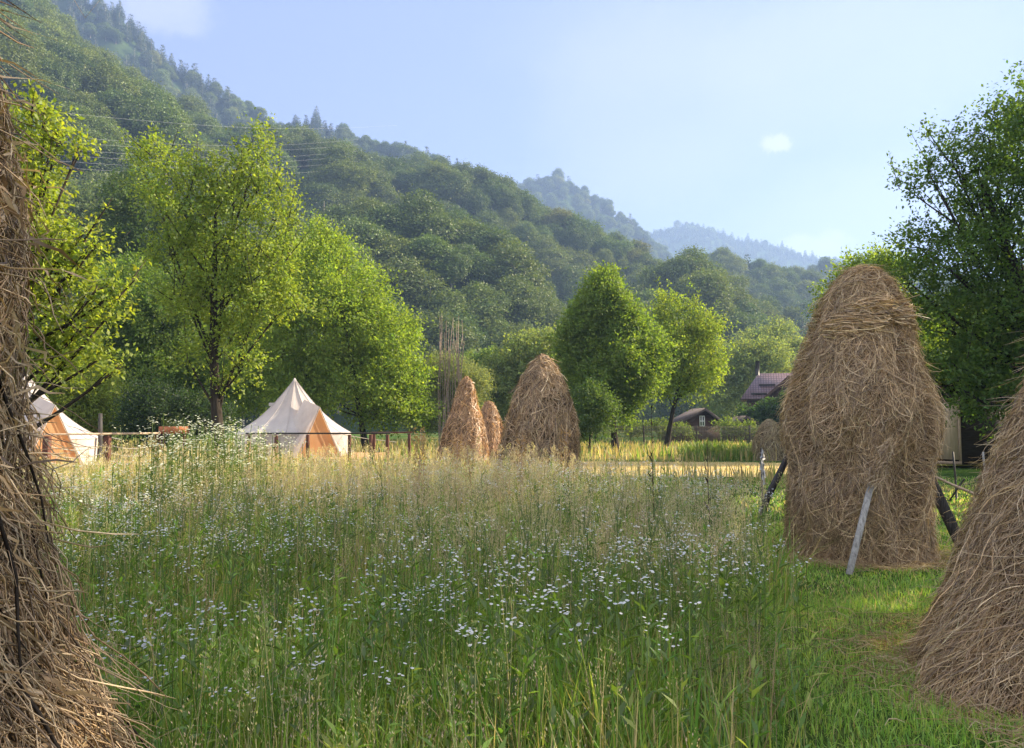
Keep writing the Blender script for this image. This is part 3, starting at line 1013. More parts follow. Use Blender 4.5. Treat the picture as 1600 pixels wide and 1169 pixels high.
for (px, py, r, lab) in ((985, 668, 11, 'low vine clump on the fence at the foot of the conical tree'), (1030, 669, 10, 'low vine clump on the fence left of the gabled shed'),
                         (1066, 672, 8, 'low vine clump on the fence in front of the gabled shed'), (1140, 668, 10, 'low vine clump on the fence right of the gabled shed'),
                         (1168, 671, 9, 'low vine clump on the fence by the small dark roof')):
    tree('vine_shrub', lab, [(px, py, r), (px + 14, py + 3, r * 0.8), (px - 13, py + 2, r * 0.8)], 57, (0.14, 0.2, 0.04), 0.15, px, 0.03, 'bark', 0.8, cat='shrub', group='vine clumps along the fence', spray=0.6, limbs=False)
# right
tree('walnut_tree', 'big dark green tree towering at the right edge above the brown shed',
     [(1590, 170, 42), (1545, 215, 44), (1600, 240, 70), (1490, 250, 34), (1450, 275, 26), (1415, 293, 16), (1520, 290, 46), (1570, 310, 60), (1450, 380, 36), (1480, 420, 56), (1430, 440, 40),
      (1540, 400, 60), (1600, 390, 70), (1470, 500, 60), (1540, 490, 70), (1600, 490, 80), (1480, 570, 50), (1540, 580, 60), (1600, 590, 70), (1450, 590, 24), (1500, 620, 34), (1560, 630, 40),
      (1660, 200, 90), (1680, 330, 110), (1690, 470, 120), (1670, 590, 90), (1760, 300, 90), (1770, 450, 100), (1452, 212, 7), (1620, 640, 46)],
     24, (0.105, 0.185, 0.035), 0.125, 1640, 0.34, 'bark', 0.33, depth=0.85, clump=0.45, shoots=130, shoot=1.1, wisp=0.22, spray=0.65, nl=14)
tree('lime_tree', 'light green treetop peeping out behind the top of the tall haystack', [(1345, 425, 22), (1370, 415, 24), (1320, 450, 22), (1395, 430, 26), (1300, 480, 20), (1360, 470, 50), (1340, 540, 60), (1400, 520, 60), (1400, 600, 50), (1330, 610, 50)],
     34, BG, 0.14, 1365, 0.15, 'bark', 0.8, spray=0.7)
tree('hazel_tree', 'bright shrubby tree seen in the gaps under the big right tree', [(1460, 540, 40), (1500, 500, 50), (1560, 560, 60), (1520, 600, 50), (1600, 530, 60), (1640, 600, 60), (1480, 610, 36)],
     38, (0.13, 0.19, 0.035), 0.14, 1540, 0.12, 'bark', 0.7, spray=0.7)
# trees beside the meadow that throw the evening shade over it
tree('walnut_tree', 'tall leafy tree beside the right haystack, casting the evening shade', [(0, 0, 1)] * 0 + [(2360, -200, 340), (2140, -100, 270), (2560, -100, 270), (2300, -480, 270), (2450, -420, 250), (2230, 170, 270), (2480, 170, 270), (2350, -150, 320, -3.2), (2450, 150, 280, -3.4), (2300, -420, 240, -3)],
     10, (0.06, 0.12, 0.03), 0.2, 2350, 0.3, 'bark', 0.15, depth=0.9, spray=0.8)
tree('walnut_tree', 'broad leafy tree right of the mown lawn, casting the evening shade', [(2060, 0, 250), (1900, 80, 200), (2220, 80, 210), (2030, -250, 200), (1980, 300, 200), (2160, 310, 200)],
     15, (0.06, 0.12, 0.03), 0.2, 2060, 0.3, 'bark', 0.15, depth=0.9, spray=0.8)

# dead stalks standing in the shrub
B = Buf()
o0 = at_ground(703, 39)
for k in range(26):
    px = rng.uniform(684, 722)
    b0 = at(px, 600, 39) + np.array((0, rng.normal(0, .3), 0))
    t0 = at(px + rng.normal(0, 5), rng.uniform(490, 545), 39) + np.array((0, rng.normal(0, .3), 0))
    mid = (b0 + t0) / 2 + rng.normal(size=3) * 0.05
    B.add(*tube([np.array((b0[0] + rng.normal(0, .25), b0[1], 0.0)), b0, mid, t0], [0.02, 0.017, 0.013, 0.006], 4))
tag(B.build('dead_plant', M['dead_stem'], origin=o0), 'clump of tall bare dry stalks rising out of the pale shrub', 'plant')


# ------------------------------------------------------------------ haystacks
STRAW = np.array([(0.45, 0.325, 0.2), (0.36, 0.25, 0.15), (0.54, 0.42, 0.275), (0.25, 0.17, 0.1), (0.62, 0.5, 0.34), (0.13, 0.085, 0.05)])


def haystack(label, cx, cy, profile, n, width, length, tint=(1, 1, 1), lean=(0, 0), seed=1.0, weights=(3, 3, 2.4, 2, 1, 0.8), k=7, round3=False, bump=0.095,
             stick=0.02, view=None, lift=0.05, locks=60, name='haystack'):
    """profile: (radius, height) from the top to the foot"""
    pr = np.array(profile, float)
    seg = np.concatenate([[0], np.cumsum(np.linalg.norm(np.diff(pr, axis=0), axis=1))])
    T = seg[-1]
    H = pr[0, 1]

    def surf(th, t, out=0.0):
        t = np.clip(t, 0, T)
        r = np.interp(t, seg, pr[:, 0])
        z = np.interp(t, seg, pr[:, 1])
        b = 1 + bump * (wob(3.0 * np.cos(th) + 0.5 * t, 3.0 * np.sin(th), 1.0, seed) + 0.85 * wob(7 * np.cos(th), 7 * np.sin(th) + t * 2.2, 1.0, seed + 1))
        rr = r * b + out
        f = (z / H) ** 1.5
        return np.stack([cx + lean[0] * f + rr * np.cos(th), cy + lean[1] * f + rr * np.sin(th), np.maximum(z + 0.35 * out * (r < 0.3 * H), 0.0)], -1)
    root = thing(name, label, 'haystack', (cx, cy, 0))
    # body
    nt_, nth = 40, 72
    tg, thg = np.meshgrid(np.linspace(0, T, nt_), np.linspace(0, 2 * pi, nth, endpoint=False), indexing='ij')
    G = surf(thg, tg, -0.03)
    idx = np.arange(nt_ * nth).reshape(nt_, nth)
    i2 = np.roll(idx, -1, 1)
    F = np.stack([idx[:-1], idx[1:], i2[1:], i2[:-1]], -1).reshape(-1, 4)
    mesh_np('hay_body', G.reshape(-1, 3), F, M['hay_core'], None, root, smooth=True, origin=(cx, cy, 0))

    def strands(n, length, width, spread, lifts, th0=None, t0=None, ang0=None):
        nl = max(8, n // locks)
        lth = rng.uniform(0, 2 * pi, nl)
        if view is not None:
            lth = view[0] + rng.uniform(-view[1], view[1], nl)
        lt = (rng.random(nl) ** 0.85) * T
        la = rng.normal(0, 0.34, nl)
        ll = rng.uniform(0.0, 1.0, nl) ** 2
        which = rng.integers(0, nl, n)
        r_here = np.maximum(np.interp(lt[which], seg, pr[:, 0]), 0.08)
        th = lth[which] + rng.normal(0, 0.1, n) / r_here
        t = lt[which] + rng.normal(0, 0.12, n)
        if view is None:
            m = rng.random(n) < 0.5
        else:
            m = rng.random(n) < 0.4
        th = np.where(m, (view[0] + rng.uniform(-view[1], view[1], n)) if view is not None else rng.uniform(0, 2 * pi, n), th)
        t = np.where(m, rng.random(n) ** 0.9 * T, t)
        ang = np.where(m, rng.normal(0, spread, n), la[which] + rng.normal(0, spread * 0.5, n))
        wild = rng.random(n) < 0.07
        ang = np.where(wild, rng.uniform(-2.2, 2.2, n), ang)
        if th0 is not None:
            th, t, ang = th0, t0, ang0
        ln = length * rng.uniform(0.3, 1.4, n)
        curl = rng.normal(0, 0.9, n)
        P = np.zeros((n, k, 3))
        o_base = rng.uniform(-0.02, 0.035, n)
        o_end = lifts * (0.3 + 0.9 * rng.random(n)) * (0.4 + ll[which]) + np.where(rng.random(n) < stick, rng.uniform(0.05, 0.2, n), 0)
        step = ln / (k - 1)
        for j in range(k):
            s = j / (k - 1)
            out = o_base + (o_end - 0.01) * (s ** 1.8) + 0.01 * np.sin(j * 1.7 + th * 9)
            P[:, j] = surf(th, t, out)
            over = np.maximum(0, t - T)
            P[:, j, 2] = np.maximum(P[:, j, 2] - over * 0.2, 0.005)
            P[:, j, 0] += over * 0.6 * np.cos(th)
            P[:, j, 1] += over * 0.6 * np.sin(th)
            a2 = ang + curl * (s - 0.3)
            rh = np.maximum(np.interp(np.clip(t, 0, T), seg, pr[:, 0]), 0.12)
            t = t + step * np.cos(a2)
            th = th + step * np.sin(a2) / rh
        ci = rng.choice(len(STRAW), n, p=np.array(weights) / np.sum(weights))
        col = STRAW[ci] * np.asarray(tint) * np.clip(rng.normal(1, 0.24, (n, 1)), .35, 1.8)
        wd = width * rng.uniform(0.5, 1.35, n)
        return P, wd, col
    P, wd, col = strands(n, length, width, 0.7, lift)
    prof = np.array([0.7] + [1.0] * (k - 2) + [0.35])
    if round3:
        V, F, cc = tubes3(P, wd[:, None] * 0.5 * prof[None], col)
    else:
        outv = norm(P[:, k // 2] - np.array((cx, cy, 0)) - np.array((0, 0, 1)) * (P[:, k // 2, 2:3] * 0.9))
        tg_ = norm(P[:, -1] - P[:, 0])
        S = norm(np.cross(tg_, norm(outv + rng.normal(size=outv.shape) * 0.55)))
        V, F, cc = ribbons(P, wd[:, None] * prof[None], S, col)
    mesh_np('straw', V, F, M['straw'], cc, root, origin=(cx, cy, 0))
    return root, surf, strands, seg


# tall stack on the right
tall_prof = [(0.0, 3.50), (0.14, 3.46), (0.29, 3.28), (0.44, 3.0), (0.53, 2.65), (0.64, 2.3), (0.74, 1.95), (0.8, 1.65), (0.78, 1.4), (0.72, 1.1), (0.725, 0.6), (0.715, 0.2), (0.73, 0.0)]
TS = at_ground(1337, 9.4)
root, surf, strands, seg = haystack('tall brown haystack standing on the mown lawn, propped by wooden poles', TS[0], TS[1], tall_prof, 38000, 0.005, 0.42, (1.16, 1.15, 1.08), (0.13, 0.0), 2.3, bump=0.125,
                                    k=7, lift=0.08, locks=40)
# swath of hay bent across its front, with a hollow below
n = 900
u = rng.random(n)
faceang = math.atan2(-TS[1], -TS[0])
th0 = faceang + (u - 0.5) * 2.1
t0 = 0.98 - 0.22 * np.sin(u * pi) + rng.normal(0, 0.035, n) + 0.06 * (u < 0.3)
P, wd, col = strands(n, 0.5, 0.009, 0.2, 0.03, th0, t0, rng.normal(1.45, 0.16, n))
P += norm(P - np.array((TS[0], TS[1], 0)) * np.array((1, 1, 0)) - np.array((0, 0, 1)) * P[..., 2:3]) * 0.05
S = norm(np.cross(norm(P[:, -1] - P[:, 0]), rng.normal(size=(n, 3))))
V, F, cc = ribbons(P, np.repeat(wd[:, None], P.shape[1], 1), S, col * 1.1)
mesh_np('hay_swath', V, F, M['straw'], cc, root, origin=(TS[0], TS[1], 0))

# near stack at the right edge
S5X = 3.93
haystack('near cone shaped haystack cut off by the right edge of the view', S5X, 4.75, [(0, 2.95), (0.14, 2.85), (0.35, 2.5), (0.5, 2.15), (0.62, 1.8), (0.81, 1.3), (0.93, 0.95), (1.05, 0.6), (1.2, 0.3), (1.36, 0.02)],
         34000, 0.0038, 0.36, (1.1, 1.08, 1.02), (0, 0), 4.1, k=7, view=(math.atan2(-4.75, -3.78), 1.75), stick=0.03, lift=0.05, locks=45)
# near stack at the left edge
NS = (-1.97, 1.37)
root, surf, strands, seg = haystack('close golden haystack of coarse straw filling the left edge of the view', NS[0], NS[1],
         [(0, 3.3), (0.3, 3.22), (0.56, 3.0), (0.73, 2.75), (0.80, 2.5), (0.84, 2.2), (0.865, 1.95), (0.885, 1.65), (0.925, 1.38), (1.01, 1.07), (1.14, 0.81), (1.3, 0.45), (1.5, 0.02)],
         19000, 0.0036, 0.33, (1.0, 0.96, 0.86), (0, 0), 5.7, weights=(3, 2, 3, 1.6, 2.4, 1.0), k=8, round3=True, view=(math.atan2(0.5, 1.6), 1.7), stick=0.05, lift=0.05, locks=30)
# dark twigs and loose stalks caught in it
P, wd, col = strands(3200, 0.24, 0.0085, 0.8, 0.07)
P[:, 1:-1] += rng.normal(0, 0.006, P[:, 1:-1].shape)
tw = np.cumsum(rng.normal(0, .5, (len(P), P.shape[1], 1)), 1)
tg_ = norm(P[:, -1:] - P[:, :1])
sa = norm(np.cross(tg_, norm(rng.normal(size=(len(P), 1, 3)))))
S = norm(sa * np.cos(tw) + np.cross(tg_, sa) * np.sin(tw))
V, F, cc = ribbons(P, wd[:, None] * np.array([.5, 1, 1, 1, 1, .9, .6, .2])[None], S, col)
mesh_np('dry_leaves', V, F, M['straw'], cc, root, origin=(NS[0], NS[1], 0))
B = Buf()
edge = math.atan2(0.62, 1.0)
for k in range(26):
    th = edge + rng.normal(-0.35, 0.45)
    t = rng.uniform(0.8, 3.3)
    p0 = surf(np.array([th]), np.array([t]), 0.02)[0]
    dd = norm(np.array((rng.normal(0, .25), rng.normal(0, .25), -1.0)))
    ln = rng.uniform(0.2, 0.5)
    p2 = surf(np.array([th + rng.normal(0, .12)]), np.array([t + ln]), 0.04)[0]
    mid = (p0 + p2) / 2 + rng.normal(size=3) * 0.012
    r0 = rng.uniform(0.002, 0.0048)
    mesh_np('twig', *tube([p0, (p0 + mid) / 2 + rng.normal(size=3) * .006, mid, (mid + p2) / 2 + rng.normal(size=3) * .006, p2], [r0, r0, r0 * .9, r0 * .7, r0 * .4], 5), M['bark'], None, root, origin=(NS[0], NS[1], 0), smooth=True)
# stalks that stick out from its right flank
n = 150
th = edge + rng.normal(-0.1, 0.22, n)
t = rng.uniform(0.9, 3.6, n)
P0 = surf(th, t, 0.0)
k = 8
P = np.zeros((n, k, 3))
dirs = norm(np.stack([np.cos(th) + rng.normal(0, .5, n), np.sin(th) + rng.normal(0, .5, n), rng.normal(-0.7, 0.9, n)], 1))
ln = rng.uniform(0.06, 0.24, n) * np.where(rng.random(n) < 0.12, 1.7, 1)
for j in range(k):
    s = j / (k - 1)
    P[:, j] = P0 + dirs * (ln * s)[:, None]
    P[:, j, 2] -= 0.35 * ln * s ** 2 * rng.uniform(0.4, 1.4)
ci = rng.choice(5, n)
V, F, cc = tubes3(P, rng.uniform(0.0007, 0.0018, n)[:, None] * np.linspace(1.1, 0.35, k)[None], STRAW[ci] * 1.15)
tag(mesh_np('loose_straw', V, F, M['straw'], cc, root, origin=(NS[0], NS[1], 0)), kind='stuff')

mid_prof = [(0, 3.27), (0.12, 3.2), (0.3, 2.98), (0.47, 2.7), (0.64, 2.25), (0.77, 1.8), (0.85, 1.35), (0.9, 0.9), (0.92, 0.4), (0.95, 0.0)]
p = at_ground(842, 19)
haystack('largest of the three pointed haystacks in the middle of the meadow', p[0], p[1], mid_prof, 9000, 0.013, 0.5, (1.0, .95, .87), (0.1, 0), 7.7, k=6, lift=0.07)
p = at_ground(724, 27)
haystack('pointed haystack in the middle, left of the largest, its right flank sunlit', p[0], p[1], [(0, 3.2), (0.12, 3.1), (0.22, 2.9), (0.3, 2.55), (0.39, 2.15), (0.5, 1.75), (0.63, 1.3), (0.74, 0.8), (0.82, 0.3), (0.87, 0)],
         6000, 0.018, 0.55, (1.1, 0.95, 0.82), (0.12, 0), 8.9, k=6, lift=0.08)
p = at_ground(764, 31)
haystack('small rounded haystack half hidden between the two pointed ones', p[0], p[1], [(0, 2.45), (0.12, 2.37), (0.25, 2.15), (0.35, 1.85), (0.44, 1.5), (0.54, 1.0), (0.66, 0.5), (0.7, 0)],
         4000, 0.018, 0.5, (1.1, 0.95, 0.82), (0.0, 0), 9.9, k=6, lift=0.07)
p = at_ground(1201, 33)
haystack('small grey green haystack behind the tall one, beside the straw path', p[0], p[1], [(0, 1.74), (0.12, 1.7), (0.3, 1.52), (0.45, 1.25), (0.58, 0.95), (0.66, 0.6), (0.66, 0.2), (0.68, 0)],
         4000, 0.018, 0.4, (0.75, 0.82, 0.72), (0.0, 0), 10.9, k=6, lift=0.05)


# props of the tall stack
def plank(name, label, a, b, w, h, mat, cat='pole'):
    V, F = beam(a, b, w, h, 0.008, up=(0.3, 1, 0))
    t = np.linalg.norm(V - np.asarray(a), axis=1) / np.linalg.norm(np.asarray(b) - np.asarray(a))
    o = mesh_np(name, V, F, mat, origin=(np.asarray(a) + np.asarray(b)) / 2)
    return tag(o, label, cat)


A_ = at_ground(1319, 8.25)
A_[2] = 0.0
plank('support_pole', 'pale weathered plank leaning against the front of the tall haystack', A_, at(1376, 696, 8.76), 0.068, 0.035, M['grey_wood'])
plank('support_pole', 'dark plank leaning against the right flank of the tall haystack', at_ground(1496, 9.6) + np.array((0.02, 0, 0)), at(1440, 720, 9.6), 0.13, 0.05, M['dark_wood'])
V, F = tube([at_ground(1166, 9.7), at(1200, 775, 9.7), at(1236, 704, 9.8)], [0.045, 0.042, 0.038], 8)
tag(mesh_np('support_pole', V, F, M['dark_wood'], origin=at_ground(1200, 9.7), smooth=True), 'dark round pole leaning against the left flank of the tall haystack', 'pole')
a, b = at(1446, 738, 10.2), at(1535, 777, 10.2)
e = a + (b - a) * (a[2] / (a[2] - b[2]))
V, F = tube([a, (a + b) / 2 + np.array((0, 0, -.01)), b, e], [0.016, 0.018, 0.02, 0.022], 6)
tag(mesh_np('support_pole', V, F, M['rail_wood'], origin=e, smooth=True), 'thin pale pole slanting from the tall haystack down behind the near one', 'pole')
# tuft of straw hanging over the pale plank
n = 160
P = np.zeros((n, 6, 3))
c0 = at(1392, 690, 8.5)
c1 = at(1364, 752, 8.52)
for j in range(6):
    s = j / 5
    P[:, j] = c0 * (1 - s) + c1 * s + rng.normal(size=(n, 3)) * (0.035 + 0.02 * s) * np.array((1, .5, 1))
V, F, cc = ribbons(P, np.full((n, 6), 0.007), norm(rng.normal(size=(n, 3))), STRAW[rng.choice(5, n)] * 1.1)
mesh_np('hay_tuft', V, F, M['straw'], cc, bpy.data.objects['haystack'], origin=(TS[0], TS[1], 0))


# stakes
def stake(name, label, px, d, top_py, r, mat, cat='stake'):
    b = at_ground(px, d)
    t = at(px, top_py, d)
    V, F = tube([b, (b + t) / 2 + np.array((r * .4, 0, 0)), t], [r, r * .95, r * .8], 6)
    return tag(mesh_np(name, V, F, mat, origin=b, smooth=True), label, cat)


stake('stake', 'thin dark stake standing on the lawn before the brown shed', 1489, 16, 706, 0.022, M['black'])
V, F = beam(at(1507, 748, 15.5), at_ground(1478, 16.0), 0.03, 0.03)
tag(mesh_np('stick', V, F, M['dark_wood'], origin=at_ground(1490, 15.8)), 'short dark stick leaning by the thin stake', 'stick')
rt = thing('wrapped_stake', 'thin stake wrapped in white rag by the left pole of the tall haystack', 'stake', at_ground(1189, 11.0))
b0 = at_ground(1189, 11.0)
V, F = tube([b0, at(1189, 700, 11)], [0.014, 0.012], 6)
mesh_np('stem', V, F, M['black'], None, rt, origin=b0)
nr = 9
P = np.zeros((nr, 8, 3))
for j in range(8):
    q = at(1189, 699 + rng.uniform(0, 8), 11)
    P[:, j] = b0 + np.array((0, 0, 1)) * (q[2] - j * rng.uniform(.045, .075, (nr, 1))) * np.array((0, 0, 1)) + rng.normal(size=(nr, 3)) * .016 + np.array((rng.normal(0, .01), -.02, 0))
V, F, cc = ribbons(P, rng.uniform(.012, .045, (nr, 8)), norm(rng.normal(size=(nr, 8, 3)) * np.array((1, .6, .3))), np.ones((nr, 3)))
mesh_np('rag', V, F, M['white'], None, rt, origin=b0)
stake('post', 'short white post tip showing beside the near right haystack', 1536, 13, 706, 0.02, M['grey_wood'], 'post')


# ------------------------------------------------------------------ bell tents
def bell_tent(label, cx, cy, R, H, eave, z0, door_az, door_tall, guys):
    """door_az: direction the door faces, radians"""
    root = thing('bell_tent', label, 'tent', (cx, cy, 0))
    ns = 12
    o = np.array((cx, cy, 0.0))
    per = 4
    nth = ns * per
    th = np.linspace(0, 2 * pi, nth, endpoint=False) + door_az
    rows = 12
    V = []
    for i in range(rows):
        s = i / (rows - 1)
        for j, a in enumerate(th):
            f = (j % per) / per
            sag = math.sin(f * pi)
            r = R * s
            poly = math.cos(pi / ns) / math.cos((f - 0.5) * 2 * pi / ns)
            rr = r * (1 + (poly - 1)) - 0.05 * sag * math.sin(s * pi) * R * 0.5
            z = z0 + eave + (H - eave) * (1 - s) - 0.17 * math.sin(s * pi) ** 1.0 * (H - eave) * 0.75 - 0.02 * sag * math.sin(s * pi)
            V.append((cx + rr * math.cos(a), cy + rr * math.sin(a), z))
    idx = np.arange(rows * nth).reshape(rows, nth)
    i2 = np.roll(idx, -1, 1)
    F = np.stack([idx[:-1], idx[1:], i2[1:], i2[:-1]], -1).reshape(-1, 4)
    mesh_np('tent_roof', V, F, M['canvas'], None, root, origin=o, smooth=True)
    W = []
    for i in range(4):
        s = i / 3
        for j, a in enumerate(th):
            f = (j % per) / per
            poly = math.cos(pi / ns) / math.cos((f - 0.5) * 2 * pi / ns)
            rr = R * poly * 0.985 + 0.02 * math.sin(j * 2.1 + i)
            W.append((cx + rr * math.cos(a), cy + rr * math.sin(a), z0 + (eave - 0.01) * (1 - s)))
    idx = np.arange(4 * nth).reshape(4, nth)
    i2 = np.roll(idx, -1, 1)
    F = np.stack([idx[:-1], idx[1:], i2[1:], i2[:-1]], -1).reshape(-1, 4)
    mesh_np('tent_wall', W, F, M['canvas'], None, root, origin=o, smooth=True)
    Sm = Buf()
    Vr = np.array(V).reshape(rows, nth, 3)
    for j in range(0, nth, per):
        Sm.add(*tube(Vr[:, j] + np.array((0, 0, .004)), 0.011, 4))
    Sm.build('seam', M['canvas'], root, origin=o)
    # A-shaped porch: peak, two sides, flap roof back to the cone
    dv = np.array((math.cos(door_az), math.sin(door_az), 0))
    sd = np.array((-dv[1], dv[0], 0))
    peak = o + dv * R * 1.0 + np.array((0, 0, z0 + door_tall))
    lf, rf = o + dv * R * 1.04 + sd * 0.78 + np.array((0, 0, z0)), o + dv * R * 1.04 - sd * 0.78 + np.array((0, 0, z0))

    def panel(name, a, b, c, d, mat, sag=0.0):
        g = []
        for i in range(7):
            for j in range(7):
                u, v = i / 6, j / 6
                q = (a * (1 - u) + b * u) * (1 - v) + (d * (1 - u) + c * u) * v
                g.append(q + np.array((0, 0, -sag * math.sin(pi * u) * math.sin(pi * v))))
        ix = np.arange(49).reshape(7, 7)
        F = np.stack([ix[:-1, :-1], ix[1:, :-1], ix[1:, 1:], ix[:-1, 1:]], -1).reshape(-1, 4)
        return mesh_np(name, g, F, mat, None, root, origin=o, smooth=True)
    pk2 = peak + sd * 0.015
    panel('tent_door', lf, rf, peak - sd * 0.015, pk2, M['door_glow_canvas'])
    inner = o + dv * R * 0.42 + np.array((0, 0, z0 + door_tall + 0.3))
    for s_, base in ((1, lf), (-1, rf)):
        foot = o + dv * R * 0.72 + sd * s_ * R * 0.66 + np.array((0, 0, z0 + 0.02))
        panel('porch_side', peak + dv * 0.1 + np.array((0, 0, .02)), base + dv * 0.1 + sd * s_ * 0.06, foot, inner, M['canvas'], 0.0)
    # trim ropes of the door edge, and guy lines
    B = Buf()
    for base in (lf, rf):
        B.add(*tube([peak + dv * 0.12, (peak + base) / 2 + dv * 0.12, base + dv * 0.12], 0.018, 5))
    B.build('door_edge', M['canvas'], root, origin=o)
    for (a_, r0, z_, r1, z1) in guys:
        p0 = o + np.array((math.cos(a_) * r0, math.sin(a_) * r0, z_))
        p1 = o + np.array((math.cos(a_) * r1, math.sin(a_) * r1, z1))
        mesh_np('guy_line', *tube([p0, (p0 + p1) / 2 + np.array((0, 0, -0.03)), p1], 0.012, 4), M['rope'], None, root, origin=o)
    # mast tip
    mesh_np('mast_cap', *tube([o + np.array((0, 0, z0 + H - 0.12)), o + np.array((0, 0, z0 + H + 0.03))], [0.09, 0.02], 8), M['canvas'], None, root, origin=o)
    # vent patches near the top
    for a_ in (door_az + 2.0, door_az - 2.1):
        q = o + np.array((math.cos(a_) * R * 0.36, math.sin(a_) * R * 0.36, z0 + eave + (H - eave) * 0.53))
        V, F = box(q, (0.3, 0.05, 0.12), None, 0.015)
        mesh_np('vent_flap', V, F, M['canvas'], None, root, origin=o)
    return root


t1 = at_ground(460, 29)
bell_tent('pale canvas bell tent in the middle, its door facing right, tinted orange like sun glow', t1[0], t1[1], 2.15, 2.85, 0.8, 0.38, math.radians(-52), 1.75,
          [(math.radians(-20), 2.15, 1.15, 4.3, 0.9), (math.radians(-160), 2.15, 1.15, 4.2, 0.3), (math.radians(-100), 2.15, 1.15, 4.1, 0.1)])
t2 = at_ground(38, 24)
bell_tent('sunlit canvas bell tent at the left, half hidden by the close haystack', t2[0], t2[1], 2.15, 2.85, 0.8, 0.3, math.radians(-38), 1.8,
          [(math.radians(-25), 2.1, 1.5, 4.4, 1.1), (math.radians(-120), 2.15, 1.15, 4.2, 0.2)])


def deck(label, c, sx, sy, top):
    root = thing('wooden_deck', label, 'deck', (c[0], c[1], 0))
    nb = int(sy / 0.15)
    B = Buf()
    for i in range(nb):
        y = c[1] - sy / 2 + (i + 0.5) * sy / nb
        B.add(*box((c[0], y, top - 0.015), (sx, sy / nb - 0.008, 0.03)))
    B.build('deck_boards', M['deck_wood'], root, origin=(c[0], c[1], 0))
    B = Buf()
    B.add(*box((c[0], c[1] - sy / 2 + 0.03, top / 2 - 0.02), (sx, 0.03, top - 0.04)))
    B.add(*box((c[0] + sx / 2 - 0.03, c[1], top / 2 - 0.02), (0.03, sy - 0.1, top - 0.04)))
    B.build('deck_skirt', M['deck_wood'], root, origin=(c[0], c[1], 0))


deck('low wooden deck under the middle tent', t1, 6.0, 5.4, 0.37)
deck('low wooden deck under the left tent', (t2[0] + 0.2, t2[1]), 5.6, 5.2, 0.29)


# ------------------------------------------------------------------ railings, planter
def railing(name, label, posts, rail_z, d0, d1, pw, mat, railmat, ropes=0, dims=(0.09, 0.05)):
    x = [at_ground(px, d) for px, d in posts]
    root = thing(name, label, 'railing', x[0])
    for p_ in x:
        V, F = box((p_[0], p_[1], rail_z / 2 - 0.02), (pw, pw, rail_z - 0.04), None, 0.01)
        mesh_np('post', V, F, mat, None, root, origin=x[0])
    a, b = x[0] + np.array((-0.1, 0, rail_z)), x[-1] + np.array((0.1, 0, rail_z))
    V, F = beam(a, b, dims[0], dims[1], 0.006)
    mesh_np('top_rail', V, F, railmat, None, root, origin=x[0])
    for i in range(len(x) - 1):
        for k in range(ropes):
            z = rail_z - 0.28 - 0.2 * k
            u = np.linspace(0, 1, 9)[:, None]
            Pq = x[i] * (1 - u) + x[i + 1] * u
            Pq[:, 2] = z - 0.13 * np.sin(u[:, 0] * pi)
            mesh_np('rope', *tube(Pq, 0.012, 5), M['rope'], None, root, origin=x[0])
    return root


railing('deck_railing', 'reddish post railing with sagging ropes beside the left tent', [(76, 19.2), (170, 20.4), (246, 21.4)], 1.3, 0, 0, 0.15, M['red_wood'], M['rail_wood'], 3)
railing('deck_railing', 'dark post railing in front of the middle tent', [(390, 25.2), (433, 25.2), (482, 25.2), (547, 25.2), (580, 25.4), (606, 25.6)], 1.24, 0, 0, 0.1, M['red_wood'], M['black'], 0)
railing('deck_railing', 'short dark railing section behind the right end of the middle tent', [(585, 27.4), (640, 27.4)], 1.24, 0, 0, 0.1, M['red_wood'], M['red_wood'], 0)
p = at(272, 672, 21.6)
rt = thing('planter_box', 'orange wooden flower box with grass on the end of the rope railing', 'planter', (p[0], p[1], 0))
B = Buf()
for (dx, dy, sx, sy) in ((0, -0.12, 0.74, 0.025), (0, 0.12, 0.74, 0.025), (-0.36, 0, 0.025, 0.21), (0.36, 0, 0.025, 0.21)):
    B.add(*box((p[0] + dx, p[1] + dy, p[2]), (sx, sy, 0.2)))
B.add(*box((p[0], p[1], p[2] - 0.08), (0.68, 0.2, 0.03)))
B.build('box', M['planter'], rt, origin=(p[0], p[1], 0))
B = Buf()
for dx in (-0.3, 0.3):
    B.add(*box((p[0] + dx, p[1], (p[2] - 0.1) / 2), (0.07, 0.07, p[2] - 0.1)))
B.build('post', M['red_wood'], rt, origin=(p[0], p[1], 0))
nb = 60
P = np.zeros((nb, 4, 3))
b0 = p + np.stack([rng.uniform(-.32, .32, nb), rng.uniform(-.08, .08, nb), np.full(nb, 0.0)], 1)
for j in range(4):
    P[:, j] = b0 + np.stack([rng.normal(0, .03, nb) * j, rng.normal(0, .03, nb) * j, np.full(nb, 0.1 * j) * rng.uniform(.6, 1.3, nb)], 1)
V, F, cc = ribbons(P, np.full((nb, 4), 0.014), norm(rng.normal(size=(nb, 3)) * np.array((1, 1, .1))), np.tile((0.14, 0.19, 0.05), (nb, 1)))
mesh_np('grass', V, F, M['blade'], cc, rt, origin=(p[0], p[1], 0))
stake('post', 'grey square post behind the rope railing of the left tent', 157, 24.5, 646, 0.075, M['dark_wood'], 'post')


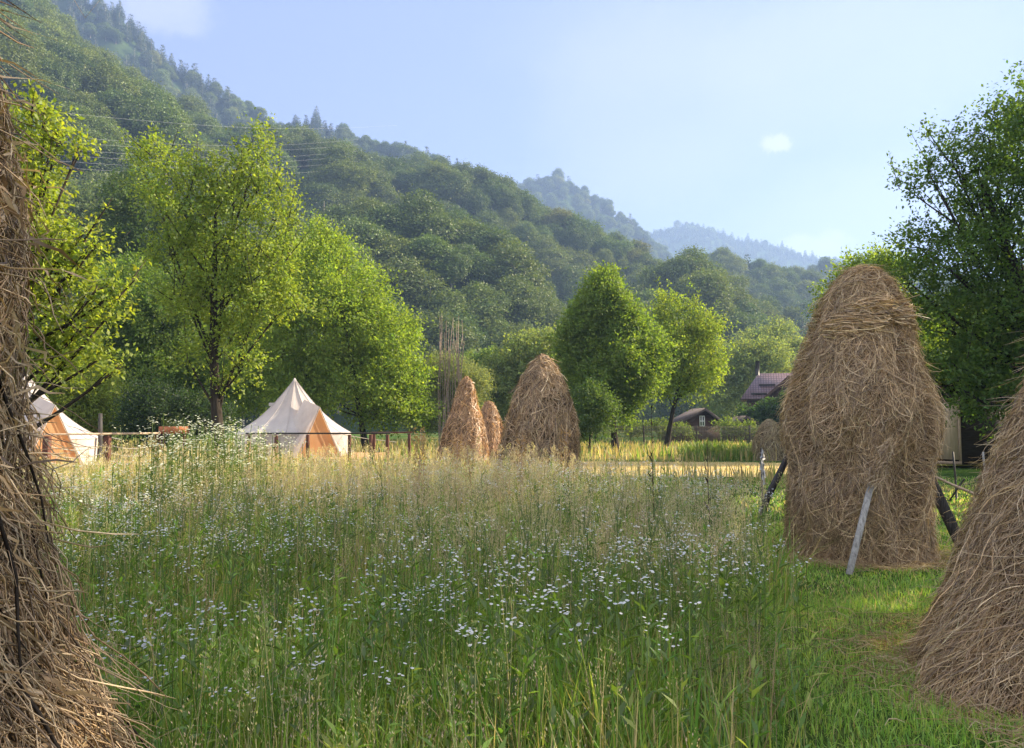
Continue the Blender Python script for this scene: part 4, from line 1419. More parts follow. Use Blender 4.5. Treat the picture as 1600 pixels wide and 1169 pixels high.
# ------------------------------------------------------------------ house, sheds, fence
def quad_uv(name, pts, mat, parent, origin, thick=0.06):
    pts = np.asarray(pts, float)
    nrm = norm(np.cross(pts[1] - pts[0], pts[3] - pts[0]))
    V = np.vstack([pts, pts - nrm * thick])
    F = np.array([(0, 1, 2, 3), (7, 6, 5, 4), (0, 4, 5, 1), (1, 5, 6, 2), (2, 6, 7, 3), (3, 7, 4, 0)])
    o = mesh_np(name, V, F, mat, None, parent, origin=origin)
    uv = o.data.uv_layers.new(name='UVMap')
    ux = norm(pts[1] - pts[0])
    uy = np.cross(nrm, ux)
    for lp in o.data.loops:
        q = V[lp.vertex_index] - pts[0]
        uv.data[lp.index].uv = (float(q @ ux), float(q @ uy))
    return o


HD = 72.0
hb = at_ground(1235, HD)
house = thing('tiled_house', 'house with a purple brown tiled roof and a black stove pipe behind the dark bush', 'house', hb)
eL, eR = at(1160, 623, HD), at(1330, 623, HD)
rL, rR = at(1172, 583, HD), at(1330, 583, HD)
dy = 3.2
rL = rL + np.array((0, dy, 0)); rR = rR + np.array((0, dy, 0))
zr = at(1172, 583, HD + dy)[2]
rL[2] = rR[2] = zr
rL[0] = at(1172, 583, HD + dy)[0]
quad_uv('roof', [eL, eR, rR, rL], M['roof_tiles'], house, hb, 0.1)
bL, bR = eL + np.array((0, 2 * dy, 0)), eR + np.array((0, 2 * dy, 0))
quad_uv('roof', [bR, bL, rL + np.array((0, .02, 0)), rR + np.array((0, .02, 0))], M['roof_tiles'], house, hb, 0.1)
wx0, wx1 = eL[0] + 0.6, eR[0] - 0.2
V, F = box(((wx0 + wx1) / 2, HD + dy, (eL[2] - 0.1) / 2), (wx1 - wx0, 2 * dy - 0.9, eL[2] - 0.1))
mesh_np('wall', V, F, M['brown_wall'], None, house, origin=hb)
# cross gable on the right
gp, gl, gr = at(1240, 588, HD - 1.2), at(1203, 622, HD - 1.2), at(1277, 622, HD - 1.2)
bk_ = np.array((0, 3.8, 0))
quad_uv('dormer_roof', [gl, gp, gp + bk_, gl + bk_][::-1], M['roof_tiles'], house, hb, 0.12)
quad_uv('dormer_roof', [gp, gr, gr + bk_, gp + bk_][::-1], M['roof_tiles'], house, hb, 0.12)
B = Buf()
B.add(*beam(gl + np.array((0, -.05, 0)), gp + np.array((0, -.05, 0)), 0.06, 0.28))
B.add(*beam(gp + np.array((0, -.06, 0)), gr + np.array((0, -.06, 0)), 0.06, 0.28))
B.build('barge_board', M['brown_wall'], house, origin=hb)
Vg = np.array([gl + np.array((.2, .3, -.1)), gr + np.array((-.2, .3, -.1)), gp + np.array((0, .3, -.15)), gp + np.array((-.01, .3, -.15))])
Vg2 = Vg + np.array((0, .15, 0))
mesh_np('gable_wall', np.vstack([Vg, Vg2]), np.array([(0, 1, 2, 3), (7, 6, 5, 4), (0, 4, 5, 1), (1, 5, 6, 2), (3, 7, 4, 0)]), M['brown_wall'], None, house, origin=hb)
V, F = box(((gl[0] + gr[0]) / 2, HD - .9 + 1.2, gl[2] / 2), (gr[0] - gl[0] - .6, 2.2, gl[2] - .1))
mesh_np('wall', V, F, M['brown_wall'], None, house, origin=hb)
q0, q1 = at(1174, 586, HD + 2.4), at(1174, 564, HD + 2.4)
mesh_np('stove_pipe', *tube([q0, (q0 + q1) / 2, q1, q1 + np.array((0, 0, .02))], [0.2, 0.2, 0.2, 0.24], 10), M['black'], None, house, origin=hb, smooth=False)
house.rotation_euler = (0, 0, -math.radians(16.5))
nrm = norm(np.cross(eR - eL, rL - eL))
for (u, v, wdt) in ((0.16, 0.5, 1.5), (0.14, 0.16, 1.4)):
    q = eL + (eR - eL) * u + (rL - eL) * v + nrm * 0.12
    V, F = beam(q - np.array((wdt / 2, 0, 0)), q + np.array((wdt / 2, 0, 0)), 0.16, 0.16)
    mesh_np('snow_guard', V, F, M['black'], None, house, origin=hb)

SD = 62.0


def gable_shed(name, label, pl, pa, pr, D, depth, window=None):
    L_, A, R_ = at(pl[0], pl[1], D), at(pa[0], pa[1], D), at(pr[0], pr[1], D)
    o = at_ground(pa[0], D)
    root = thing(name, label, 'shed', o)
    bkv = np.array((0.0, depth, 0))
    quad_uv('roof', [L_, A, A + bkv, L_ + bkv][::-1], M['shed_roof'], root, o, 0.1)
    quad_uv('roof', [A, R_, R_ + bkv, A + bkv][::-1], M['shed_roof'], root, o, 0.1)
    inn = np.array((0, 0.45, 0))
    l2, a2, r2 = L_ * .94 + A * .06, A.copy(), R_ * .92 + A * .08
    f0 = np.array([np.array((l2[0], l2[1], 0)), np.array((r2[0], r2[1], 0)), r2 - np.array((0, 0, .14)), a2 - np.array((0, 0, .16))]) + inn
    f1 = np.array([np.array((l2[0], l2[1], 0)), a2 - np.array((0, 0, .16)), l2 - np.array((0, 0, .14)), (l2 + np.array((l2[0], l2[1], 0))) / 2]) + inn
    V = np.vstack([f0, f0 + bkv * .9, f1, f1 + bkv * .9])
    qd = lambda b: [(b, b + 1, b + 2, b + 3), (b + 7, b + 6, b + 5, b + 4), (b, b + 4, b + 5, b + 1), (b + 1, b + 5, b + 6, b + 2), (b + 2, b + 6, b + 7, b + 3), (b + 3, b + 7, b + 4, b)]
    mesh_np('wall', V, np.array(qd(0) + qd(8)), M['brown_wall'], None, root, origin=o)
    B = Buf()
    B.add(*beam(L_ + np.array((0, -.03, -.06)), A + np.array((0, -.03, -.06)), 0.05, 0.16))
    B.add(*beam(A + np.array((0, -.034, -.06)), R_ + np.array((0, -.034, -.06)), 0.05, 0.16))
    B.build('barge_board', M['shed_roof'], root, origin=o)
    if window:
        c = at(window[0], window[1], D) + np.array((0, .42, 0))
        ww, hh = window[2], window[3]
        B = Buf()
        for dx in (-ww / 2, 0, ww / 2):
            B.add(*box(c + np.array((dx, -.02, 0)), (0.07, 0.06, hh)))
        for dz in (-hh / 2, 0, hh / 2):
            B.add(*box(c + np.array((0, -.012, dz)), (ww + .07, 0.05, 0.07)))
        wf = B.build('window', M['white'], root, origin=o)
        V, F = box(c, (ww, 0.02, hh))
        mesh_np('pane', V, F, M['glass'], None, wf, origin=o)
    return root


gable_shed('garden_shed', 'small brown gabled shed with a white framed window behind the fence', (1046, 668), (1102, 639), (1130, 660), SD, 4.5, (1099, 658, 0.36, 0.8))
gable_shed('garden_shed', 'small dark roofed hut right of the gabled shed, under the dark bush', (1142, 668), (1166, 651), (1186, 662), SD + 2, 3.0)

# wire fence
fx0, fx1, fd = 930, 1330, 55.0
o = at_ground(fx0, fd)
fence = thing('wire_fence', 'low brownish wire mesh fence before the gabled shed', 'fence', o)
fz = 1.32
for px in (930, 1005, 1088, 1170, 1250, 1330):
    b = at_ground(px, fd)
    V, F = box((b[0], b[1], fz / 2 + .03), (0.1, 0.1, fz + .06), None, 0.01)
    mesh_np('post', V, F, M['dark_wood'], None, fence, origin=o)
xa, xb = o[0], at_ground(fx1, fd)[0]
B = Buf()
for z in np.linspace(0.08, fz, 14):
    B.add(*beam((xa, fd - .06, z), (xb, fd - .06, z), 0.012, 0.018, 0.002))
nv = int((xb - xa) / 0.11)
for i in range(nv):
    x = xa + (i + .5) * (xb - xa) / nv
    B.add(*box((x, fd - .075, fz / 2), (0.016, 0.01, fz)))
B.build('wire_mesh', M['wire'], fence, origin=o)

# brown shed under the big tree
SDk = 27.0
c0 = at_ground(1500, SDk)
shed = thing('tool_shed', 'dark brown wooden shed with a pale plywood door under the big right tree', 'shed', c0)
dl = norm(np.array((-0.62, 0.78, 0.0)))      # along the door side, going back to the left
dr = norm(np.array((0.98, 0.2, 0.0)))
zt = 2.55
hl = 1.9
pA, pB, pC = c0, c0 + dl * hl, c0 + dr * 3.2
pD = pB + dr * 3.2


def prism(pts, z0, z1):
    n_ = len(pts)
    V = np.array([(p_[0], p_[1], z0) for p_ in pts] + [(p_[0], p_[1], z1) for p_ in pts])
    F = [(0, 3, 2, 1), (4, 5, 6, 7)] + [(i, (i + 1) % 4, 4 + (i + 1) % 4, 4 + i) for i in range(4)]
    return V, np.array(F)


mesh_np('wall', *prism([pA, pC, pD, pB], 0.12, zt), M['shed_dark'], None, shed, origin=c0)
nl_ = np.cross(dl, np.array((0, 0, 1.0)))
nl_ = nl_ if nl_[0] < 0 or nl_[1] < 0 else -nl_
off = nl_ * 0.03


def slab(name, a, b, z0, z1, mat, out, th=0.025, parent=None):
    q = [a + nl_ * out, b + nl_ * out, b + nl_ * (out - th), a + nl_ * (out - th)]
    return mesh_np(name, *prism(q, z0, z1), mat, None, parent or shed, origin=c0)


slab('door', pA + dl * 0.1, pA + dl * 0.92, 0.3, 2.3, M['plywood'], 0.035)
slab('panel', pA + dl * 0.99, pA + dl * 1.85, 0.3, 2.3, M['plywood_worn'], 0.03)
slab('corner_board', pA, pA + dl * 0.08, 0.14, 2.5, M['rail_wood'], 0.05)
slab('sill', pA, pA + dl * 1.9, 0.14, 0.24, M['rail_wood'], 0.055)
ce = (pA + pC + pB + pD) / 4
V, F = prism([pA + (pA - ce) * .18, pC + (pC - ce) * .18, pD + (pD - ce) * .18, pB + (pB - ce) * .18], zt + .004, zt + .1)
V[[0, 1, 4, 5], 2] += 0.28
mesh_np('roof', V, F, M['shed_dark'], None, shed, origin=c0)

# ------------------------------------------------------------------ power lines
for k, (pyl, pyr, off) in enumerate(((168, 196, 0), (208, 218, 1), (216, 226, 2), (228, 236, 3), (238, 243, 4), (248, 252, 5), (258, 262, 6))):
    a = at(-60, pyl - 8, 125)
    b = at(560 if k else 620, pyr, 262)
    u = np.linspace(0, 1, 26)[:, None]
    Pq = a * (1 - u) + b * u
    Pq[:, 2] -= 2.6 * np.sin(u[:, 0] * pi)
    o = mesh_np('power_line', *tube(Pq, 0.014, 4), M['cable'])
    tag(o, 'thin pale power line crossing the wooded slope' if k else 'topmost thin power line crossing the wooded slope', 'cable', 'power lines across the slope')

# ------------------------------------------------------------------ meadow
def meadow_edge(y):
    """right limit of the tall grass"""
    return np.interp(y, [0, 1, 2, 3, 4, 6, 8, 10, 13, 17, 22], [-0.5, -0.1, 0.3, 0.78, 1.22, 1.95, 2.6, 2.92, 3.3, 3.4, 3.2])


def in_view(x, y, m=0.12):
    return (np.abs(x) < (0.662 + m) * y + 0.3)


def place(n, y0, y1, power=1.0):
    """points in the view wedge, denser near"""
    y = y0 + (y1 - y0) * rng.random(n) ** power
    x = rng.uniform(-1, 1, n) * (0.7 * y + 0.4)
    ed = meadow_edge(y) + 0.25 * wob(x * 2, y * 2, 1, 4.0) + rng.normal(0, 0.1, n)
    k = (x < ed)
    k &= y < np.interp(x, [-14, 0, 1.5, 3.5], [22, 19.5, 15, 12.5]) + rng.normal(0, .4, n)
    dn = np.hypot(x - NS[0], y - NS[1])
    k &= dn > 1.15
    for px, d in ((842, 19), (724, 27), (764, 31)):
        q = at_ground(px, d)
        k &= np.hypot(x - q[0], y - q[1]) > 0.8
    return x[k], y[k]


GREEN = np.array([(0.19, 0.335, 0.05), (0.235, 0.37, 0.06), (0.125, 0.26, 0.045), (0.31, 0.385, 0.085)])
DRY = np.array([(0.46, 0.37, 0.17), (0.54, 0.44, 0.24), (0.38, 0.29, 0.16), (0.36, 0.34, 0.13)])


def dry_sunlit(x, y):  # share of straw-coloured blades; rise outward and leftward also paints golden sunlight
    return np.clip(0.13 + 0.042 * np.maximum(y - 4, 0) + 0.22 * wob(x * 0.8, y * 0.8, 1, 9.0) + 0.07 * np.clip(-x - 1, 0, 6) * (y > 5), 0.03, 0.85)


def tallness(x, y):
    return (1 - 0.018 * np.clip(y - 9, 0, 12)) * 1.0 + 0.16 * wob(x * 0.9, y * 0.9, 1.0, 2.0) + 0.08 * wob(x * 3, y * 3, 1.0, 5.0)


def blades(x, y, h, w, k=5, lean=0.28, drymul=1.0, upright=0.0, cmul=1.0):
    n = len(x)
    az = rng.uniform(0, 2 * pi, n)
    bend = np.abs(rng.normal(0, lean, n)) + 0.03
    P = np.zeros((n, k, 3))
    for j in range(k):
        s = j / (k - 1)
        o_ = bend * h * (0.25 * s + 0.75 * s ** 2.2)
        P[:, j] = np.stack([x + np.cos(az) * o_, y + np.sin(az) * o_, h * (s - 0.35 * bend * s ** 2.5)], 1)
    S = np.stack([-np.sin(az + rng.normal(0, .5, n)), np.cos(az + rng.normal(0, .5, n)), np.zeros(n)], 1)
    prof = np.interp(np.linspace(0, 1, k), [0, 0.3, 0.75, 1], [0.75, 1.0, 0.65, 0.08])
    dr = rng.random(n) < dry_sunlit(x, y) * drymul
    col = np.where(dr[:, None], DRY[rng.integers(0, 4, n)], GREEN[rng.integers(0, 4, n)]) * rng.normal(cmul, 0.17 * cmul, (n, 1))
    return ribbons(P, w[:, None] * prof[None], norm(S), np.clip(col, .01, .9))


B = Buf()
for (n, y0, y1, w, h0) in ((26000, 1.2, 5.0, 0.0072, 0.58), (44000, 4.5, 11, 0.0092, 0.64), (36000, 10, 22, 0.014, 0.72)):
    x, y = place(n, y0, y1)
    h = h0 * tallness(x, y) * rng.uniform(0.55, 1.3, len(x))
    B.add(*blades(x, y, h, w * rng.uniform(0.6, 1.4, len(x))))
# leafy stalks without flowers
def leafy(n, y0, y1, h0, w, m=15, lf0=.085):
    x, y = place(n, y0, y1)
    n = len(x)
    h = h0 * tallness(x, y) * rng.uniform(.6, 1.25, n)
    az = rng.uniform(0, 2 * pi, n)
    ln = np.abs(rng.normal(0, .12, n))
    k = 5
    P = np.zeros((n, k, 3))
    for j in range(k):
        s = j / (k - 1)
        P[:, j] = np.stack([x + np.cos(az) * ln * h * s ** 2, y + np.sin(az) * ln * h * s ** 2, h * s], 1)
    col = GREEN[rng.integers(0, 4, n)] * rng.normal(.95, .15, (n, 1))
    B.add(*ribbons(P, np.full((n, k), w), norm(np.stack([-np.sin(az), np.cos(az), 0 * az], 1)), col * .8))
    s = rng.uniform(.12, 1.0, (n, m))
    Q = np.stack([np.stack([np.interp(s[i], np.linspace(0, 1, k), P[i, :, c]) for c in range(3)], -1) for i in range(n)])
    a2 = rng.uniform(0, 2 * pi, (n, m))
    A = norm(np.stack([np.cos(a2), np.sin(a2), rng.uniform(.1, 1.3, (n, m))], -1))
    Nn = norm(np.stack([-np.cos(a2) * .6, -np.sin(a2) * .6, np.ones((n, m))], -1) + rng.normal(size=(n, m, 3)) * .25)
    lf = lf0 * rng.uniform(.5, 1.4, (n, m)) * (1.2 - .5 * s)
    B.add(*leaf_cards(Q.reshape(-1, 3), A.reshape(-1, 3), Nn.reshape(-1, 3), lf.ravel(), lf.ravel() * .24, np.repeat(col, m, 0) * rng.normal(1, .12, (n * m, 1)), .08))


leafy(1500, 1.3, 4.5, .62, .004)
leafy(2600, 4, 9, .72, .005)
leafy(1500, 9, 18, .8, .008, 12, .11)
# broad leaves on upright stalks low in the sward
x, y = place(8500, 1.3, 8.0)
h = 0.5 * tallness(x, y) * rng.uniform(0.5, 1.5, len(x))
B.add(*blades(x, y, h, np.full(len(x), 0.013) * rng.uniform(.6, 1.5, len(x)), 5, 0.35, 0.2))
tag(B.build('grass', M['blade']), 'tall uncut meadow grass filling the foreground', 'grass', kind='stuff')

# seed heads of the tall grasses: thin stalk and an airy panicle
B = Buf()


def panicles(n, y0, y1, hbase, w, red=0.5, power=1.0):
    x, y = place(n, y0, y1, power)
    pick = wob(x * 0.7, y * 0.7, 1.0, 7.7) + rng.normal(0, .35, len(x)) > 0.05
    x, y = x[pick], y[pick]
    n = len(x)
    h = hbase * tallness(x, y) * rng.uniform(0.75, 1.2, n)
    az = rng.uniform(0, 2 * pi, n)
    ln = np.abs(rng.normal(0, .1, n)) + .02
    k = 4
    P = np.zeros((n, k, 3))
    for j in range(k):
        s = j / (k - 1)
        P[:, j] = np.stack([x + np.cos(az) * ln * h * s ** 2, y + np.sin(az) * ln * h * s ** 2, h * s], 1)
    col = np.where(rng.random((n, 1)) < red, np.array((0.48, 0.39, 0.3)), np.array((0.54, 0.49, 0.3))) * rng.normal(1, .12, (n, 1))
    S = norm(np.stack([-np.sin(az), np.cos(az), np.zeros(n)], 1))
    B.add(*ribbons(P, np.full((n, k), w * .45), S, col))
    m = 30
    top = P[:, -1]
    tv = norm(P[:, -1] - P[:, -2])
    L_ = rng.uniform(0.1, 0.22, n)
    s = rng.random((n, m))
    rad = (1 - s) * 0.05 + 0.006
    a2 = rng.uniform(0, 2 * pi, (n, m))
    Q = top[:, None] + tv[:, None] * ((s - 0.75) * L_[:, None])[..., None] + np.stack([np.cos(a2) * rad, np.sin(a2) * rad, rng.normal(0, .01, (n, m))], -1)
    A = norm(np.stack([np.cos(a2) * .5, np.sin(a2) * .5, np.full((n, m), .9)], -1))
    Nn = norm(rng.normal(size=(n, m, 3)))
    sz = w * 1.7 * rng.uniform(.6, 1.4, (n, m))
    cc = np.repeat(col[:, None] * 1.15, m, 1)
    V, F, c3 = leaf_cards(Q.reshape(-1, 3), A.reshape(-1, 3), Nn.reshape(-1, 3), sz.ravel() * 1.6, sz.ravel() * .6, cc.reshape(-1, 3))
    B.add(V, F, c3)


panicles(1500, 1.6, 6, 0.85, 0.003)
panicles(8000, 5, 12, 0.94, 0.005)
panicles(5500, 11, 22, 1.03, 0.009)


def plume_patch(px, d, rad, n, h0, col, w):
    c = at_ground(px, d)
    x, y = c[0] + rng.normal(0, rad, n), c[1] + rng.normal(0, rad, n)
    h = h0 * rng.uniform(.75, 1.12, n)
    P = np.zeros((n, 4, 3))
    lx, ly = rng.normal(0, .05, n), rng.normal(0, .05, n)
    for j in range(4):
        s = j / 3
        P[:, j] = np.stack([x + lx * s * s, y + ly * s * s, h * s], 1)
    cl = np.tile(col, (n, 1)) * rng.normal(1, .12, (n, 1))
    B.add(*ribbons(P, np.full((n, 4), w * .5), norm(rng.normal(size=(n, 3)) * np.array((1, 1, .05))), cl))
    m = 70
    s = rng.random((n, m))
    rr = (.015 + .06 * np.sin(pi * np.clip(s, 0, 1) ** .8)) * rng.random((n, m)) ** .5
    a2 = rng.uniform(0, 2 * pi, (n, m))
    Q = P[:, -1][:, None] + np.stack([np.cos(a2) * rr, np.sin(a2) * rr, (s - .8) * .24], -1)
    A = norm(np.stack([np.cos(a2), np.sin(a2), np.full((n, m), .8)], -1))
    sz = w * rng.uniform(.9, 2.2, (n, m))
    B.add(*leaf_cards(Q.reshape(-1, 3), A.reshape(-1, 3), norm(rng.normal(size=(n * m, 3))), sz.ravel() * 1.7, sz.ravel() * .55, np.repeat(cl, m, 0)))


PINK = (.4, .29, .22)
for px, d, rad, n, h0, w in ((1150, 3.3, .16, 70, .74, .0022), (1060, 4.6, .22, 80, .86, .0028), (990, 5.6, .25, 70, .9, .003), (870, 4.2, .2, 40, .8, .0026), (580, 5.2, .25, 50, .9, .003),
                            (720, 6.8, .35, 70, .95, .0036), (480, 8.5, .5, 90, 1.0, .0046), (420, 10.5, .6, 90, 1.1, .0055), (560, 11, .7, 90, 1.05, .0055), (800, 9.5, .5, 80, .98, .005), (640, 8.2, .4, 70, .98, .0045),
                            (1010, 8.2, .4, 60, .9, .0042), (330, 6.5, .3, 40, .95, .0036), (880, 12, .7, 70, .95, .006)):
    plume_patch(px, d, rad, n, h0, PINK if rng.random() < .7 else (.45, .4, .27), w)
tag(B.build('seed_grass', M['blade']), 'tall grass with brownish airy seed heads all over the meadow', 'grass', kind='stuff')

# ---- mown lawn, right of the tall grass
B = Buf()


def lawn(n, y0, y1, w, h):
    y = y0 + (y1 - y0) * rng.random(n)
    x = meadow_edge(y) - 0.35 + rng.random(n) * (0.72 * y + 0.6 - meadow_edge(y) + 0.35)
    k = np.hypot(x - TS[0], y - TS[1]) > 0.86
    k &= np.hypot(x - S5X, y - 4.75) > 1.36
    k &= ~((y > 22.6) & (y < 31))
    x, y = x[k], y[k]
    hh = h * (1 + .5 * wob(x * 1.7, y * 1.7, 1, 3.3)) * rng.uniform(.5, 1.5, len(x))
    B.add(*blades(x, y, hh, w * rng.uniform(.6, 1.4, len(x)), 3, 0.7, 0.42, cmul=1.38))


lawn(34000, 2.4, 7, 0.0055, 0.06)
lawn(36000, 6.5, 12, 0.0085, 0.06)
lawn(20000, 11.5, 22.5, 0.016, 0.06)
x, y = rng.uniform(-1.2, 10.2, 5000), rng.uniform(23, 31, 5000)
B.add(*blades(x, y, rng.uniform(.03, .12, 5000), np.full(5000, .02), 3, .8, 4.0))
# clippings and loose hay on the lawn round the stacks
n = 3600
a2 = rng.uniform(0, 2 * pi, n)
half = rng.random(n) < 0.62
rr = np.where(half, 1.38 + np.abs(rng.normal(0, .28, n)), 0.86 + np.abs(rng.normal(0, .16, n)))
x = np.where(half, S5X, TS[0]) + rr * np.cos(a2)
y = np.where(half, 4.75, TS[1]) + rr * np.sin(a2)
az = rng.uniform(0, 2 * pi, n)
ln = rng.uniform(.08, .34, n)
P = np.zeros((n, 4, 3))
for j in range(4):
    s = j / 3
    P[:, j] = np.stack([x + np.cos(az + s * .8) * ln * s, y + np.sin(az + s * .8) * ln * s, 0.03 + .05 * rng.random(n) * np.sin(pi * s) + .02 * rng.random(n)], 1)
V, F, cc = ribbons(P, np.full((n, 4), .0055), np.tile((0, 0, 1.0), (n, 1)) * .4 + norm(rng.normal(size=(n, 3))) * .6, STRAW[rng.choice(5, n)])
B.add(V, F, cc)
tag(B.build('lawn_grass', M['blade']), 'short mown lawn with scattered hay right of the tall meadow', 'grass', kind='stuff')

# ---- rough grass beyond the path
B = Buf()
n = 26000
y = rng.uniform(20, 60, n)
x = rng.uniform(-.7, .72, n) * y
k = ~((y > 22.6) & (y < 31.6) & (x > -1.8)) & (np.hypot(x - t1[0], y - t1[1]) > 3.4) & (np.hypot(x - t2[0], y - t2[1]) > 3.2)
k &= ~((x > .42 * y) & (y < 30))
x, y = x[k], y[k]
h = np.where(x < 1, 0.7, 0.5) * np.where(y > 42, .6, 1) * rng.uniform(.4, 1.3, len(x)) * (1 + .3 * wob(x * .5, y * .5, 1, 1.2))
B.add(*blades(x, y, h, 0.02 + 0.0006 * y, 4, .25, 0.9))
# darker rank growth right of the path
n = 4200
y = 36 + rng.normal(0, 1.5, n)
x = ((1055 - 800) / FOC + rng.beta(2, 2, n) * 135 / FOC) * y
k = y > 32
x, y = x[k], y[k]
B.add(*blades(x, y, np.clip(.62 + .3 * wob(x * 1.6, y * 1.6, 1, 2.2), .2, 1) * rng.uniform(.4, 1.2, len(x)), np.full(len(x), .04), 4, .5, 0.15, cmul=.6))
tag(B.build('rough_grass', M['blade']), 'rough grass between the path, the tents and the fence', 'grass', kind='stuff')


# ------------------------------------------------------------------ fleabane, the white daisies of the meadow
def head_geo(Bf, c, nrm_, r):
    """white ray flower with a yellow middle"""
    nrm_ = norm(nrm_)
    a = norm(np.cross(nrm_, np.array((0.3, 0.9, 0.2))))
    b = np.cross(nrm_, a)
    k = 16
    ang = np.linspace(0, 2 * pi, k, endpoint=False)
    ro = r * np.where(np.arange(k) % 2 == 0, 1.0, 0.8) * rng.uniform(.9, 1.08, k)
    mk = lambda rad, h_: c + nrm_ * h_ + np.cos(ang)[:, None] * np.asarray(rad)[..., None] * a + np.sin(ang)[:, None] * np.asarray(rad)[..., None] * b
    rings = [mk(ro, r * .1), mk(np.full(k, r * .4), 0.0), mk(np.full(k, r * .38), r * .12), mk(np.full(k, r * .15), r * .24)]
    V = np.vstack(rings)
    F, cols = [], np.vstack([np.tile((.58, .6, .64), (k, 1)), np.tile((.76, .76, .74), (k, 1)), np.tile((.62, .42, .05), (2 * k, 1))])
    for q in range(3):
        for j in range(k):
            F.append((q * k + j, q * k + (j + 1) % k, (q + 1) * k + (j + 1) % k, (q + 1) * k + j))
    for j in range(0, k - 2, 2):
        F.append((3 * k, 3 * k + j, 3 * k + j + 1, 3 * k + j + 2)) if j else None
    Bf.add(V, np.array(F), cols)


def fleabane_proto(h):
    """stem mesh, list of head meshes"""
    St = Buf()
    lean = rng.normal(0, .06, 2)
    top = np.array((lean[0] * h, lean[1] * h, h * 0.82))
    u = np.linspace(0, 1, 5)[:, None]
    sp_ = np.array((0, 0, 0)) * (1 - u) + top * u + np.stack([.02 * np.sin(u[:, 0] * 5), .02 * np.cos(u[:, 0] * 4) - .02, 0 * u[:, 0]], 1)
    V, F = tube(sp_, np.linspace(.0035, .002, 5), 5)
    St.add(V, F, (.1, .17, .04))
    nlv = 13
    tt = rng.uniform(.1, .95, nlv)
    P = np.stack([np.interp(tt, u[:, 0], sp_[:, i]) for i in range(3)], 1)
    a2 = rng.uniform(0, 2 * pi, nlv)
    A = norm(np.stack([np.cos(a2), np.sin(a2), rng.uniform(.2, .9, nlv)], 1))
    lf = rng.uniform(.05, .11, nlv) * (1.25 - tt * .6)
    St.add(*leaf_cards(P, A, norm(np.stack([-np.cos(a2) * .5, -np.sin(a2) * .5, np.ones(nlv)], 1)), lf, lf * .22, np.tile((.1, .18, .035), (nlv, 1)), .06))
    heads = []
    nh = rng.integers(5, 11)
    for i in range(nh):
        a_ = i * 2.4 + rng.normal(0, .3)
        rr_ = 0.015 + 0.06 * math.sqrt((i + .5) / nh)
        e = np.array((top[0] + rr_ * math.cos(a_), top[1] + rr_ * math.sin(a_), h * rng.uniform(.94, 1.02) - rr_ * .25))
        s_ = sp_[3] * .6 + sp_[4] * .4 if i % 2 else sp_[4]
        V, F = tube([s_, (s_ + e) / 2 + np.array((math.cos(a_), math.sin(a_), -.3)) * .012, e], [.0016, .0013, .001], 4)
        St.add(V, F, (.1, .17, .04))
        Hb = Buf()
        nr = norm(np.array((rng.normal(0, .28), rng.normal(-.12, .28), 1.0)))
        head_geo(Hb, e, nr, rng.uniform(.0068, .0095))
        heads.append(Hb.build('flower_head', M['petal'], only_mesh=True))
    return St.build('stem', M['blade'], only_mesh=True), heads


fl = [fleabane_proto(hh) for hh in np.linspace(.82, 1.12, 10)]
xs, ys = place(4000, 3.3, 8.0)
pick = wob(xs * .9, ys * .9, 1.0, 6.1) + rng.normal(0, .4, len(xs)) > -.15
pick &= (np.abs(xs) < .62 * ys)
xs, ys = xs[pick][:235], ys[pick][:235]
for q, (x_, y_) in enumerate(zip(xs, ys)):
    st, hs = fl[q % 10]
    r_ = thing('fleabane', 'white daisy fleabane in flower among the near meadow grass', 'flower', (x_, y_, 0), 'daisy fleabanes in the near meadow', rng.uniform(0, 6.28))
    sc_ = float(np.clip(tallness(np.array(x_), np.array(y_)) * rng.uniform(.82, 1.1), .6, 1.25))
    r_.scale = (1.0, 1.0, sc_)
    link('stem', st, [], r_)
    for hm in hs:
        link('flower_head', hm, [], r_)

# the many others, farther out
B = Buf()


